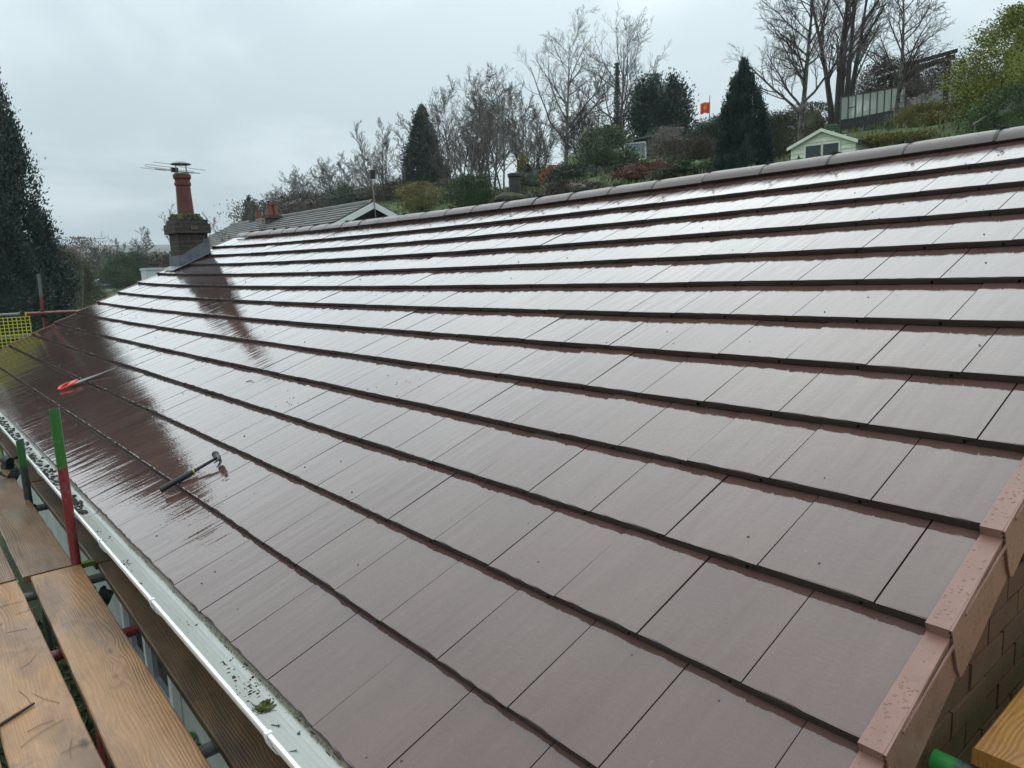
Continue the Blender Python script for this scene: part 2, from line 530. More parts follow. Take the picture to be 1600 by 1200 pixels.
def tile_mesh(width, name, seed=0):
    mb = MB()
    rg_ = random.Random(seed)
    t = 0.0245; gp = 0.0021; fl = 0.030; st = T_NOSE / GAUGE
    w = width
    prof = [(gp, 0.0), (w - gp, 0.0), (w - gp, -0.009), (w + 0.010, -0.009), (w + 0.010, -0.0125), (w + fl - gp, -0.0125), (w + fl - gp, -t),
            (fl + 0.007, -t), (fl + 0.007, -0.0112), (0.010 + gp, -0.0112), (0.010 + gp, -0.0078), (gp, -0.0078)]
    n = len(prof)
    V = []; UV = []
    for x in (0.0, 0.40):
        for (yy, zz) in prof:
            drop = 0.0
            V.append((x, yy, zz - st * x - drop)); UV.append((yy, x))
    F = []; Mi = []
    for i in range(n):
        j = (i + 1) % n
        if i == 0:
            # worn, slightly chipped front arris
            ext = []; inn = []
            for q in range(1, 8):
                f_ = (q + rg_.uniform(-0.35, 0.35)) / 8
                ch_ = rg_.choice((0.0, 0.0004, 0.0008, 0.0022))
                V.append((ch_ * 1.2, gp + (w - 2 * gp) * f_, -ch_)); UV.append((gp + (w - 2 * gp) * f_, 0.0)); ext.append(len(V) - 1)
                V.append((0.005, gp + (w - 2 * gp) * f_, -st * 0.005)); UV.append((gp + (w - 2 * gp) * f_, 0.005)); inn.append(len(V) - 1)
            for (a_, b_) in zip(ext[:-1], ext[1:]):
                F.append((a_, b_, b_ + 1, a_ + 1)); Mi.append(0)
            F.append((0, ext[0], inn[0])); Mi.append(0)
            F.append((ext[-1], 1, inn[-1])); Mi.append(0)
            F.append((0, *inn, 1, 1 + n, n)); Mi.append(0)
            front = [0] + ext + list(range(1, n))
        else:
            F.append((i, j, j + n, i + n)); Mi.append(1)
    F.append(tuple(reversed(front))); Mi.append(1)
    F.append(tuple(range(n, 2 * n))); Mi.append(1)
    for fc, mi in zip(F, Mi):
        mb.f.append(fc); mb.m.append(mi)
    mb.v = V; mb.uv = UV; mb.n = len(V)
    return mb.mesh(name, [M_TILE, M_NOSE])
TM_FULLS = [tile_mesh(TW, 'roof_tile', q) for q in range(6)]
TM_HALF = tile_mesh(TW / 2, 'roof_tile_half')
TM_CUT = tile_mesh(0.54 * TW - 0.01, 'roof_tile_cut')

CAM_V = Vector(CAM_POS)
def project(P):
    c = CAM_ROT @ (np.array(P) - CAM_POS)
    if c[2] < 0.05:
        return None
    return 800 + FPX * c[0] / c[2], 600 + FPX * c[1] / c[2], c[2]
random.seed(11)
slots = []
for k in range(NC):
    us = [float(j) for j in range(42)] if k % 2 == 0 else [0.0] + [j + 0.5 for j in range(41)]
    for u in us:
        if k % 2 == 0 and u > 40.9: me, w = TM_CUT, 0.54
        elif k % 2 == 1 and u == 0.0: me, w = TM_HALF, 0.5
        else: me, w = random.choice(TM_FULLS), 1.0
        yc = u * TW
        m = RM(yc + w * TW / 2, k * GAUGE, random.uniform(-0.0008, 0.0010), random.uniform(-0.0025, 0.0025))
        m = m @ Matrix.Rotation(random.gauss(0, 0.0035), 4, 'X') @ Matrix.Rotation(random.gauss(0, 0.003), 4, 'Y') @ Matrix.Translation((random.uniform(-0.002, 0.002), -w * TW / 2, 0))
        pr = project(m @ Vector((0.16, w * TW / 2, 0)))
        a = 0.0
        if pr and -60 < pr[0] < 1680 and -20 < pr[1] < 1290:
            v = (CAM_V - m.translation).normalized()
            a = w * max(0.02, v.dot(m.to_3x3().col[2])) / pr[2] ** 2
        slots.append((a, me, m))
slots.sort(key=lambda q: -q[0])
rest = MB()
for i, (a, me, m) in enumerate(slots):
    if i < 300 and a > 0:
        o = link('roof_tile', me, roof)
        o.matrix_local = m
    else:
        vv = [tuple(m @ v.co) for v in me.vertices]
        n = len(vv)
        uvv = [(v.co.y, v.co.x) for v in me.vertices]
        o0 = rest.n
        rest.v += vv; rest.n += n; rest.uv += uvv
        for pl in me.polygons:
            rest.f.append(tuple(j + o0 for j in pl.vertices)); rest.m.append(pl.material_index)
tag(rest.obj('roof_tiles_beyond', [M_TILE, M_NOSE], roof, fix=False), kind='stuff')

# ridge: half-round tiles with black union clips between them
RSTEP = 0.474
def ridge_profile(r, th, a0=-62, a1=62, n=15):
    out = [(r * math.sin(rad(a)), r * math.cos(rad(a))) for a in np.linspace(a0, a1, n)]
    inn = [((r - th) * math.sin(rad(a)), (r - th) * math.cos(rad(a))) for a in np.linspace(a1, a0, n)]
    return out + inn
rp = MB(); rp.prism([(q[0], q[1]) for q in ridge_profile(0.142, 0.016)], 0.004, RSTEP - 0.004, 'y')
ME_RIDGE = rp.mesh('ridge_tile', M_RIDGE, True)
cp = MB(); cp.prism(ridge_profile(0.1445, 0.014, -61, 61), -0.009, 0.009, 'y')
cp.box((-0.013, -0.035, 0.143), (0.013, 0.035, 0.151)); cp.box((-0.045, -0.008, 0.142), (0.04, 0.008, 0.156)); cp.tube([(0.0, 0, 0.15), (0.0, 0, 0.161)], 0.007, 8)
ME_CLIP = cp.mesh('ridge_clip', M_BLACK)
y0 = -0.018
for i in range(27):
    yy = y0 + i * RSTEP
    if yy > ROOF_LEN - 0.2:
        break
    base = RP(yy + RSTEP / 2, apex_k * GAUGE)
    zz = base.z - 0.118
    o = link('ridge_tile', ME_RIDGE, roof, (AX + 0.005, yy, zz))
    o.rotation_euler = (math.atan2(RP(yy + RSTEP, apex_k * GAUGE).z - RP(yy, apex_k * GAUGE).z, RSTEP) + random.gauss(0, 0.004), random.gauss(0, 0.012), random.gauss(0, 0.004))
    if i:
        link('ridge_clip', ME_CLIP, roof, (AX + 0.005, yy, zz))

# dry verge caps down both gable edges
def cap_mesh(detail):
    mb = MB()
    L = GAUGE + 0.012; st = T_NOSE / GAUGE
    def bxs(x0, x1, ya, yb, za, zb, mat=0, slope=True):
        vv = []
        for x in (x0, x1):
            for yv, zv in ((ya, za), (yb, za), (yb, zb), (ya, zb)):
                vv.append((x, yv, zv - (st * x if slope else 0)))
        mb.add(vv, [(0, 1, 2, 3), (7, 6, 5, 4), (0, 4, 5, 1), (1, 5, 6, 2), (2, 6, 7, 3), (3, 7, 4, 0)], mat)
    bxs(-0.014, L, -0.014, 0.034, 0.001, 0.005)                 # top plate
    bxs(-0.014, -0.010, -0.014, 0.034, -0.0235, 0.001)          # front plate
    # side plate, rounded at its lower front corner
    poly = [(-0.014, 0.005), (L, 0.005 - st * L), (L, -0.150), (0.022, -0.158), (0.006, -0.156), (-0.006, -0.146), (-0.014, -0.11)]
    n = len(poly)
    V = [(x, -0.020 + 0.007 * max(0, x) / L, zv) for x, zv in poly] + [(x, -0.0145 + 0.007 * max(0, x) / L, zv) for x, zv in poly]
    mb.add(V, [tuple(range(n)), tuple(range(2 * n - 1, n - 1, -1))] + [(i, i + n, (i + 1) % n + n, (i + 1) % n) for i in range(n)], 0)
    bxs(0.06, L - 0.02, -0.0215, -0.0175, -0.016, -0.008)       # stiffening bead
    if detail:
        bxs(-0.0150, -0.0139, -0.0175, -0.0125, -0.006, -0.001, 1)  # black boxes painting in the dark of two small holes
        bxs(-0.0150, -0.0139, -0.0180, -0.0140, -0.020, -0.011, 1)
    return mb.mesh('verge_cap', [M_CAP, M_BLACK])
ME_CAP = cap_mesh(True)
for k in range(NC):
    o = link('verge_cap', ME_CAP, roof); o.matrix_local = RM(0.0, k * GAUGE, 0.0005)
    o = link('verge_cap', ME_CAP, roof); o.matrix_local = RM(ROOF_LEN, k * GAUGE, 0.0005) @ Matrix.Scale(-1, 4, (0, 1, 0))
# rain drops standing on the plastic caps
dv, df = [], []
def dome(c, r, flat, ex, ey, ez):
    o = len(dv)
    for ring, (rr, hh) in enumerate(((1.0, 0.0), (0.86, 0.55), (0.5, 0.88))):
        for q in range(7):
            t = q * 2 * math.pi / 7
            dv.append(c + ex * (r * rr * math.cos(t)) + ey * (r * rr * math.sin(t)) + ez * (r * flat * hh))
    dv.append(c + ez * r * flat)
    for ring in range(2):
        for q in range(7):
            a = o + ring * 7 + q; b = o + ring * 7 + (q + 1) % 7
            df.append((a, b, b + 7)); df.append((a, b + 7, a + 7))
    for q in range(7):
        df.append((o + 14 + q, o + 14 + (q + 1) % 7, o + 21))
random.seed(5)
for k in range(0, 8):
    m = RM(0.0, k * GAUGE, 0.0005)
    R3 = m.to_3x3(); ex, ey, ez = R3.col[0], R3.col[1], R3.col[2]
    for i in range(105):
        x = random.choice((random.gauss(0.12, 0.06), random.uniform(0.0, 0.3)))
        if not -0.005 < x < 0.30: continue
        yv = random.uniform(-0.011, 0.030)
        r = random.choice((0.0006, 0.0008, 0.0010, 0.0014, 0.0022, 0.0032)) * random.uniform(0.8, 1.2)
        dome(m @ Vector((x, yv, 0.005 - T_NOSE / GAUGE * x)), r, 0.42, ex, ey, ez)
tag(link('water_drops', fast_mesh('water_drops', np.array([tuple(q) for q in dv]), np.array(df), M_WATER, True), roof), kind='stuff')

# grit and moss crumbs lying on the tiles
random.seed(21)
gv, gf = [], []
def crumb(c, r, M3):
    o = len(gv)
    for q in ((1, 0, 0), (0, 1, 0), (-1, 0, 0), (0, -1, 0), (0, 0, 0.8)):
        gv.append(c + M3 @ Vector((q[0] * r * random.uniform(0.5, 1.3), q[1] * r * random.uniform(0.5, 1.3), q[2] * r * random.uniform(0.5, 1.0))))
    for q in range(4):
        gf.append((o + q, o + (q + 1) % 4, o + 4))
for i in range(420):
    y = random.uniform(0.1, ROOF_LEN - 0.3); k = random.uniform(0.1, 12.7); fk = k - int(k)
    if fk > 0.93: continue
    m = RM(y, k * GAUGE, -T_NOSE * fk + 0.0008)
    d = (m.translation - CAM_V).length
    r = random.choice((0.0015, 0.002, 0.003, 0.0045)) * (0.8 + 0.14 * d)
    crumb(m.translation, r, m.to_3x3())
for (cy, ck) in ((2.9, 4.4), (9.6, 5.3), (9.3, 5.6), (3.55, 3.35)):
    for i in range(9):
        y = cy + random.gauss(0, 0.10); k = ck + random.gauss(0, 0.15); fk = k - int(k)
        m = RM(y, k * GAUGE, -T_NOSE * fk + 0.0008); crumb(m.translation, 0.005, m.to_3x3())
tag(link('grit', fast_mesh('grit', np.array([tuple(q) for q in gv]), np.array(gf), M_SILT), roof), kind='stuff')

# ------------------------------------------------------------------ walls
WX = 0.33
wl = MB()
wl.box((WX, 0.012, -2.75), (WX + 0.25, ROOF_LEN - 0.05, -0.19))
wall = wl.obj('wall', M_RENDER, bungalow)
MB().box((2 * AX - 0.5, 0.212, -2.75), (2 * AX - 0.255, ROOF_LEN - 0.23, -0.19)).obj('wall', M_RENDER, bungalow)
# gable walls (mortar body) and the bricks of the near gable
gw = MB()
def gable_poly():
    pts = [(WX, -2.75), (2 * AX - 0.25, -2.75), (2 * AX - 0.25, -0.25)]
    pts += [(AX, RP(0, apex_k * GAUGE, -0.10).z), (WX, RP(0, WX / CA, -0.10).z)]
    return pts
gw.prism(gable_poly(), 0.0135, 0.20, 'y')
def gable_mat():
    M = Mat('gable_brickwork')
    sp = M.n('ShaderNodeSeparateXYZ'); M.t.links.new(M.coord('Object'), sp.inputs[0])
    cb = M.n('ShaderNodeCombineXYZ'); M.put(cb.inputs[0], M.math('SUBTRACT', sp.outputs[0], WX + 0.005)); M.put(cb.inputs[1], M.math('ADD', sp.outputs[2], 0.805))
    bt = M.n('ShaderNodeTexBrick'); M.put(bt.inputs['Vector'], cb.outputs[0])
    for k_, v_ in (('Color1', (0.13, 0.054, 0.027, 1)), ('Color2', (0.085, 0.036, 0.020, 1)), ('Mortar', (0.11, 0.080, 0.058, 1))): bt.inputs[k_].default_value = v_
    bt.inputs['Scale'].default_value = 1.0; bt.inputs['Mortar Size'].default_value = 0.01; bt.inputs['Brick Width'].default_value = 0.225; bt.inputs['Row Height'].default_value = 0.075
    return M.set(bt.outputs['Color'], 0.8, M.bump(bt.outputs['Fac'], 0.7, -0.008))
gable = gw.obj('gable_wall', gable_mat(), bungalow)
gw2 = MB(); gw2.prism(gable_poly(), ROOF_LEN - 0.22, ROOF_LEN - 0.03, 'y')
gw2.obj('gable_wall', M_BRICK, bungalow)
bk = MB()
bk.box((0.0, 0.0, 0.0), (0.215, 0.10, 0.065))
ME_BRICK = bk.mesh('brick', M_BRICK)
bh = MB(); bh.box((0.0, 0.0, 0.0), (0.1025, 0.10, 0.065)); ME_BRICKH = bh.mesh('brick_half', M_BRICK)
random.seed(3)
rows = []
row = 0
zb = -0.80
while zb < 1.2:
    xb = WX + 0.01 + (0.1125 if row % 2 else 0.0)
    while xb < 3.2:
        top = RP(0, (xb + 0.0) / CA, -0.085)
        if zb + 0.065 < top.z - 0.02:
            o = link('brick', ME_BRICK, gable, (xb + random.uniform(-.002, .002), 0.004 + random.uniform(-0.003, 0.003), zb + random.uniform(-.0015, .0015)))
            o.rotation_euler = (random.gauss(0, 0.008), 0, random.gauss(0, 0.006))
            rows.append(o)
        xb += 0.225
    zb += 0.075; row += 1

# front window seen through the scaffold boards: frame, glass, brick sill
fw = MB()
Y0, Y1, Z0, Z1 = 3.95, 5.15, -1.50, -0.45
window = MB().box((WX - 0.012, Y0 + 0.06, Z0 + 0.06), (WX - 0.006, Y1 - 0.06, Z1 - 0.06)).obj('window', M_GLASS_DARK, bungalow)
for lo, hi in (((WX - 0.045, Y0, Z0), (WX - 0.002, Y0 + 0.07, Z1)), ((WX - 0.045, Y1 - 0.07, Z0), (WX - 0.002, Y1, Z1)), ((WX - 0.044, Y0 + 0.07, Z0), (WX - 0.003, Y1 - 0.07, Z0 + 0.07)),
               ((WX - 0.044, Y0 + 0.07, Z1 - 0.07), (WX - 0.003, Y1 - 0.07, Z1)), ((WX - 0.043, 4.52, Z0 + 0.07), (WX - 0.004, 4.58, Z1 - 0.07))):
    fw.box(lo, hi)
fw.obj('frame', M_UPVC, window)
sl = MB(); sl.box((WX - 0.13, 3.45, -1.60), (WX - 0.003, 5.25, -1.535)); sl.obj('sill', M_BRICK, window)

# ------------------------------------------------------------------ gutter
gt = MB()
GCX, GCZ, GR = -0.013, -0.026, 0.078
def garc(r, a0, a1, n): return [(GCX + r * math.cos(rad(a)), GCZ + r * math.sin(rad(a))) for a in np.linspace(a0, a1, n)]
GP = [(-0.0945, -0.018), (-0.0845, -0.018), (-0.0845, -0.025)] + garc(GR - 0.0035, 184, 352, 15) + garc(GR, 352, 184, 15) + [(-0.0945, -0.027)]
def gfloor(x): return GCZ - math.sqrt(max(0.0, (GR - 0.0035) ** 2 - (x - GCX) ** 2))
gt.prism(GP, 0.02, 4.02, 'y')
gt.prism([(q[0] * 1.0 - 0.0, q[1] - 0.0) for q in GP], 4.032, ROOF_LEN - 0.02, 'y')
gt.prism([(-0.0965, -0.016), (-0.0950, -0.016), (-0.0950, -0.027)] + garc(GR + 0.001, 184, 340, 12) + garc(GR + 0.0045, 340, 184, 12), 3.96, 4.10, 'y')
gutter = gt.obj('gutter', M_GUT, bungalow)
br = MB()
br.prism([(-0.0990, -0.0135), (-0.0800, -0.0135), (-0.0800, -0.0172), (-0.0955, -0.0172), (-0.0955, -0.030), (-0.0990, -0.030)], -0.007, 0.007, 'y')
br.prism([(-0.0968, -0.030)] + garc(GR + 0.0015, 186, 345, 12) + garc(GR + 0.006, 345, 186, 12), -0.018, 0.018, 'y')
ME_BRK = br.mesh('gutter_bracket', M_UPVC)
for yb in (0.45, 1.307, 2.435, 3.315, 4.25, 5.16, 6.1, 7.0, 7.9, 8.8, 9.7, 10.6, 11.5, 12.2):
    link('gutter_bracket', ME_BRK, gutter, (0, yb, 0))
# silt and leaf mould: a black bed in the far length, scattered crumbs in the near one
random.seed(8)
sv = MB()
def lump(x, y, z, rx, ry, rz, n=7):
    vv = []; ff = []
    for ring, (rr, hz) in enumerate(((1.0, 0.0), (0.7, 0.7))):
        for q in range(n):
            t = 2 * math.pi * q / n; jr = random.uniform(0.6, 1.3)
            vv.append((x + rx * rr * jr * math.cos(t), y + ry * rr * jr * math.sin(t), z + rz * hz * random.uniform(0.5, 1.2)))
    vv.append((x, y, z + rz))
    for q in range(n):
        a, b = q, (q + 1) % n
        ff += [(a, b, b + n, a + n), (a + n, b + n, 2 * n)]
    sv.add(vv, ff)
for i in range(640):
    y = random.uniform(4.1, ROOF_LEN - 0.1)
    x = random.gauss(-0.022, 0.028)
    if -0.066 < x < 0.026:
        lump(x, y, gfloor(x) - 0.001, random.uniform(0.008, 0.02), random.uniform(0.015, 0.05), random.uniform(0.004, 0.012))
for (cx, cy, n, sx, sy) in ((-0.03, 3.09, 22, 0.012, 0.06), (-0.04, 2.85, 6, 0.008, 0.02), (0.002, 1.73, 26, 0.02, 0.05), (-0.01, 1.64, 30, 0.025, 0.035), (0.0, 2.3, 8, 0.02, 0.1), (-0.03, 3.7, 20, 0.022, 0.16), (0.0, 1.9, 6, 0.01, 0.02)):
    for i in range(n):
        xx_ = min(0.03, max(-0.06, random.gauss(cx, sx))); lump(xx_, random.gauss(cy, sy), gfloor(xx_) - 0.0008, random.choice((0.002, 0.003, 0.005, 0.009)), random.choice((0.002, 0.004, 0.007, 0.016)), random.uniform(0.001, 0.004), 6)
for i in range(240):        # crumbly line of moss where the tile ends drip
    xx_ = random.gauss(0.036, 0.004); lump(xx_, random.uniform(0.3, 8.0), gfloor(xx_) - 0.001, random.choice((0.0015, 0.002, 0.004)), random.choice((0.002, 0.004, 0.010, 0.02)), random.uniform(0.001, 0.004), 5)
tag(sv.obj('gutter_silt', M_SILT, gutter, fix=False), kind='stuff')

# ------------------------------------------------------------------ chimney on the far gable
CX0, CX1, CY0, CY1 = 2.985, 3.44, 11.93, 12.40
ch = MB()
def uvbox(mb, lo, hi, mat=0):
    x0, y0, z0 = lo; x1, y1, z1 = hi
    for (a, b, c, d, uu) in (((x0, y0), (x1, y0), z0, z1, 'x'), ((x1, y0), (x1, y1), z0, z1, 'y'), ((x1, y1), (x0, y1), z0, z1, 'x'), ((x0, y1), (x0, y0), z0, z1, 'y')):
        vv = [(a[0], a[1], c), (b[0], b[1], c), (b[0], b[1], d), (a[0], a[1], d)]
        k = 0 if uu == 'x' else 1
        mb.add(vv, [(0, 1, 2, 3)], mat, [(q[k], q[2]) for q in vv])
    mb.add([(x0, y0, z1), (x1, y0, z1), (x1, y1, z1), (x0, y1, z1)], [(0, 1, 2, 3)], mat)
    mb.add([(x0, y0, z0), (x0, y1, z0), (x1, y1, z0), (x1, y0, z0)], [(0, 1, 2, 3)], mat)
uvbox(ch, (CX0, CY0, 0.6), (CX1, CY1, 1.846))
uvbox(ch, (CX0 - 0.055, CY0 - 0.055, 1.8465), (CX1 + 0.045, CY1 + 0.055, 1.995))
uvbox(ch, (CX0 - 0.02, CY0 - 0.02, 1.9955), (CX1 + 0.02, CY1 + 0.02, 2.06))
chimney = ch.obj('chimney', M_STACK, bungalow)
fl = MB()
nfl = 14
mx, my = (CX0 + CX1) / 2, (CY0 + CY1) / 2
vv = []; ff = []
for (hx, hz) in ((0.25, 2.055), (0.235, 2.10), (0.19, 2.135), (0.135, 2.165)):
    for q in range(16):
        t = 2 * math.pi * (q + 0.5) / 16
        s = 1.0 / max(abs(math.cos(t)), abs(math.sin(t))) ** 0.6
        vv.append((mx + hx * s * math.cos(t), my + hx * s * math.sin(t), hz + random.uniform(-0.012, 0.012)))
for r_ in range(3):
    for q in range(16):
        ff.append((r_ * 16 + q, r_ * 16 + (q + 1) % 16, (r_ + 1) * 16 + (q + 1) % 16, (r_ + 1) * 16 + q))
fl.add(vv, ff)
for i in range(60):
    t = random.uniform(0, 6.28); r_ = random.uniform(0.15, 0.26)
    fl.box((mx + r_ * math.cos(t) - 0.012, my + r_ * math.sin(t) - 0.012, 2.07), (mx + r_ * math.cos(t) + 0.012, my + r_ * math.sin(t) + 0.012, 2.135 + random.uniform(-0.03, 0.03)))
fl.obj('mossy_cap', M_MOSSM, chimney)
vent = MB()
vent.box((3.17, CY0 - 0.072, 1.90), (3.28, CY0 - 0.0555, 1.965)); vent.obj('vent_brick', M_MORTAR, chimney)
pot = MB()
pot.lathe([(0.0, 2.14), (0.128, 2.14), (0.124, 2.20), (0.112, 2.50), (0.110, 2.60), (0.124, 2.61), (0.126, 2.65), (0.114, 2.66), (0.114, 2.70), (0.134, 2.72), (0.136, 2.775), (0.120, 2.785), (0.095, 2.785), (0.095, 2.6), (0.0, 2.6)], (mx, my, 0), 24)
pot.obj('chimney_pot', M_POT, chimney, True)
cw = MB()
cw.lathe([(0.0, 2.985), (0.06, 2.978), (0.13, 2.958), (0.155, 2.942), (0.152, 2.934), (0.0, 2.944)], (mx, my, 0), 20)
for q in range(4):
    t = q * math.pi / 2 + 0.5
    cw.box((-0.008, -0.002, 2.77), (0.008, 0.002, 2.95), 0, Matrix.Translation((mx + 0.105 * math.cos(t), my + 0.105 * math.sin(t), 0)) @ Matrix.Rotation(t + 1.57, 4, 'Z'))
cw.lathe([(0.113, 2.775), (0.113, 2.80), (0.108, 2.80), (0.108, 2.775)], (mx, my, 0), 20)
cw.obj('cowl', M_STEEL, chimney, True)
# lead flashing: stepped side piece, front apron, soakers on the tiles
ld = MB()
vv = [(CX0 - 0.03, CY0 - 0.012, RP(CY0, CX0 / CA, -0.01).z - 0.02), (CX1 + 0.02, CY0 - 0.012, RP(CY0, CX1 / CA, -0.01).z - 0.01),
      (CX1 + 0.02, CY0 - 0.012, 1.76), (CX1 - 0.08, CY0 - 0.012, 1.75), (CX1 - 0.085, CY0 - 0.012, 1.70), (CX0 + 0.01, CY0 - 0.012, 1.50), (CX0 - 0.03, CY0 - 0.012, 1.50)]
n = len(vv)
ld.add(vv + [(q[0], q[1] + 0.009, q[2]) for q in vv], [tuple(range(n)), tuple(range(2 * n - 1, n - 1, -1))] + [(i, (i + 1) % n, (i + 1) % n + n, i + n) for i in range(n)])
ld.box((CX0 - 0.031, CY0 - 0.014, 1.21), (CX0 - 0.004, CY1 + 0.03, 1.495))
for i in range(6):
    s0 = (CX0 - 0.10 + i * 0.095) / CA; s1 = s0 + 0.11
    q = [RP(CY0 - 0.10, s0, 0.006), RP(CY0 + 0.01, s0, 0.012), RP(CY0 + 0.01, s1, 0.012), RP(CY0 - 0.10, s1, 0.006)]
    q2 = [v + Vector((0, 0, 0.006)) for v in q]
    ld.add(q + q2, [(0, 1, 2, 3), (7, 6, 5, 4), (0, 4, 5, 1), (1, 5, 6, 2), (2, 6, 7, 3), (3, 7, 4, 0)])
for i in range(5):
    ya = CY0 - 0.08 + i * 0.11
    q = [RP(ya, (CX0 - 0.16) / CA, 0.006), RP(ya + 0.105, (CX0 - 0.16) / CA, 0.006), RP(ya + 0.105, (CX0 + 0.0) / CA, 0.012), RP(ya, CX0 / CA, 0.012)]
    q2 = [v + Vector((0, 0, 0.006)) for v in q]
    ld.add(q + q2, [(0, 1, 2, 3), (7, 6, 5, 4), (0, 4, 5, 1), (1, 5, 6, 2), (2, 6, 7, 3), (3, 7, 4, 0)])
ld.obj('flashing', M_LEAD, chimney)

# rear chimney of the same house, its pot just showing over the ridge
rcx, rcy = 6.35, 7.75
rc = MB(); uvbox(rc, (rcx - 0.21, rcy - 0.21, 0.3), (rcx + 0.21, rcy + 0.21, 2.09))
rear = rc.obj('chimney', M_STACK, bungalow)
fl = MB(); fl.lathe([(0.25, 2.09), (0.24, 2.13), (0.17, 2.165), (0.10, 2.19)], (rcx, rcy, 0), 14); fl.obj('mossy_cap', M_MOSSM, rear)
pt_ = MB(); pt_.lathe([(0.0, 2.14), (0.088, 2.14), (0.082, 2.40), (0.098, 2.41), (0.098, 2.45), (0.075, 2.46), (0.0, 2.44)], (rcx + 0.05, rcy - 0.05, 0), 16)
pt_.obj('chimney_pot', mat_plain('sooty_pot', (0.028, 0.028, 0.028), 0.6, 0.5, 10), rear, True)
# ------------------------------------------------------------------ scaffold
def make_board_mat(name, c_lo, c_hi, c_dark, wet=0.25, knots=1.0, ring=520.0):
    """sawn softwood, soaked: fine growth rings in long arches, small knots, fibres standing proud, a film of rain"""
    M = Mat(name)
    oi = M.n('ShaderNodeObjectInfo')
    cb = M.n('ShaderNodeCombineXYZ')
    off = M.math('MULTIPLY', oi.outputs['Random'], 23.0)
    M.put(cb.inputs[0], off); M.put(cb.inputs[1], off); M.put(cb.inputs[2], off)
    def co(sx, sy): return M.coord('Object', (sx, sy, 1.0), cb.outputs[0])
    sep = M.n('ShaderNodeSeparateXYZ'); M.t.links.new(M.coord('Object'), sep.inputs[0])
    vor = M.n('ShaderNodeTexVoronoi'); M.put(vor.inputs['Vector'], co(7.0, 3.4)); vor.inputs['Scale'].default_value = 1.0
    keep = M.ramp(vor.outputs['Color'], [(0.50, 0.0), (0.52, 1.0)])
    knot = M.math('MULTIPLY', M.ramp(vor.outputs['Distance'], [(0.04, 1.0), (0.17, 0.0)], 'EASE'), keep)
    swirl = M.math('MULTIPLY', M.ramp(vor.outputs['Distance'], [(0.0, 1.0), (0.5, 0.0)], 'EASE'), keep)
    arch = M.noise(co(1.0, 0.10), 9.0, 2, 0.5)
    phase = M.math('ADD', M.math('ADD', M.math('MULTIPLY', sep.outputs[0], ring), M.math('MULTIPLY', arch, 62.0)), M.math('MULTIPLY', swirl, 12.0))
    grain = M.math('ADD', M.math('MULTIPLY', M.math('SINE', phase), 0.5), 0.5)
    fibre = M.noise(co(1.0, 0.02), 300, 4, 0.7)
    saw = M.noise(co(0.05, 1.0), 330, 2, 0.5)
    patch = M.noise(co(1.0, 0.35), 4.5, 6, 0.68)
    smear = M.noise(co(0.6, 0.5), 10, 5, 0.7)
    base = M.mix(M.math('MULTIPLY', grain, 0.38), c_hi, c_lo)
    base = M.mix(M.ramp(fibre, [(0.40, 0.0), (0.75, 0.45)]), base, tuple(x * 0.5 for x in c_lo))
    base = M.mix(M.ramp(patch, [(0.42, 0.0), (0.62, 0.9)]), base, c_dark)
    base = M.mix(M.ramp(smear, [(0.60, 0.0), (0.72, 0.55)]), base, tuple(x * 0.45 for x in c_dark))
    base = M.mix(M.math('MULTIPLY', knot, knots), base, tuple(x * 0.30 for x in c_dark))
    hgt = M.math('ADD', M.math('ADD', M.math('MULTIPLY', grain, 0.45), M.math('MULTIPLY', fibre, 0.5)), M.math('MULTIPLY', saw, 0.35))
    nrm = M.bump(hgt, 0.9, 0.0016)
    film = M.ramp(M.noise(co(1.0, 0.35), 6, 4, 0.6), [(0.35, wet), (0.68, wet + 0.22)])
    cw = M.ramp(M.noise(co(1.0, 0.3), 5, 4, 0.6), [(0.38, 1.0), (0.72, 0.35)])
    return M.set(base, 0.6, nrm, coat=cw, coat_rough=film, coat_normal=M.bump(hgt, 0.7, 0.0010), coat_ior=1.40, ior=1.35)
M_BOARD = make_board_mat('wet_pale_board', (0.25, 0.112, 0.040), (0.385, 0.200, 0.082), (0.15, 0.088, 0.050), 0.08)
M_BOARD2 = make_board_mat('soaked_board', (0.14, 0.066, 0.025), (0.22, 0.112, 0.045), (0.085, 0.050, 0.026), 0.05)
M_BOARD3 = make_board_mat('soaked_dark_board', (0.10, 0.055, 0.024), (0.15, 0.085, 0.036), (0.045, 0.026, 0.014), 0.28, 0.3)
M_BOARD4 = make_board_mat('orange_board', (0.30, 0.125, 0.018), (0.43, 0.20, 0.034), (0.22, 0.095, 0.018), 0.15)
M_BAND = mat_plain('galvanised_band', (0.25, 0.26, 0.27), 0.4, 0.3, 30, 0.7)
M_ALGAE = mat_plain('green_algae_wood', (0.10, 0.16, 0.02), 0.7, 0.4, 40)

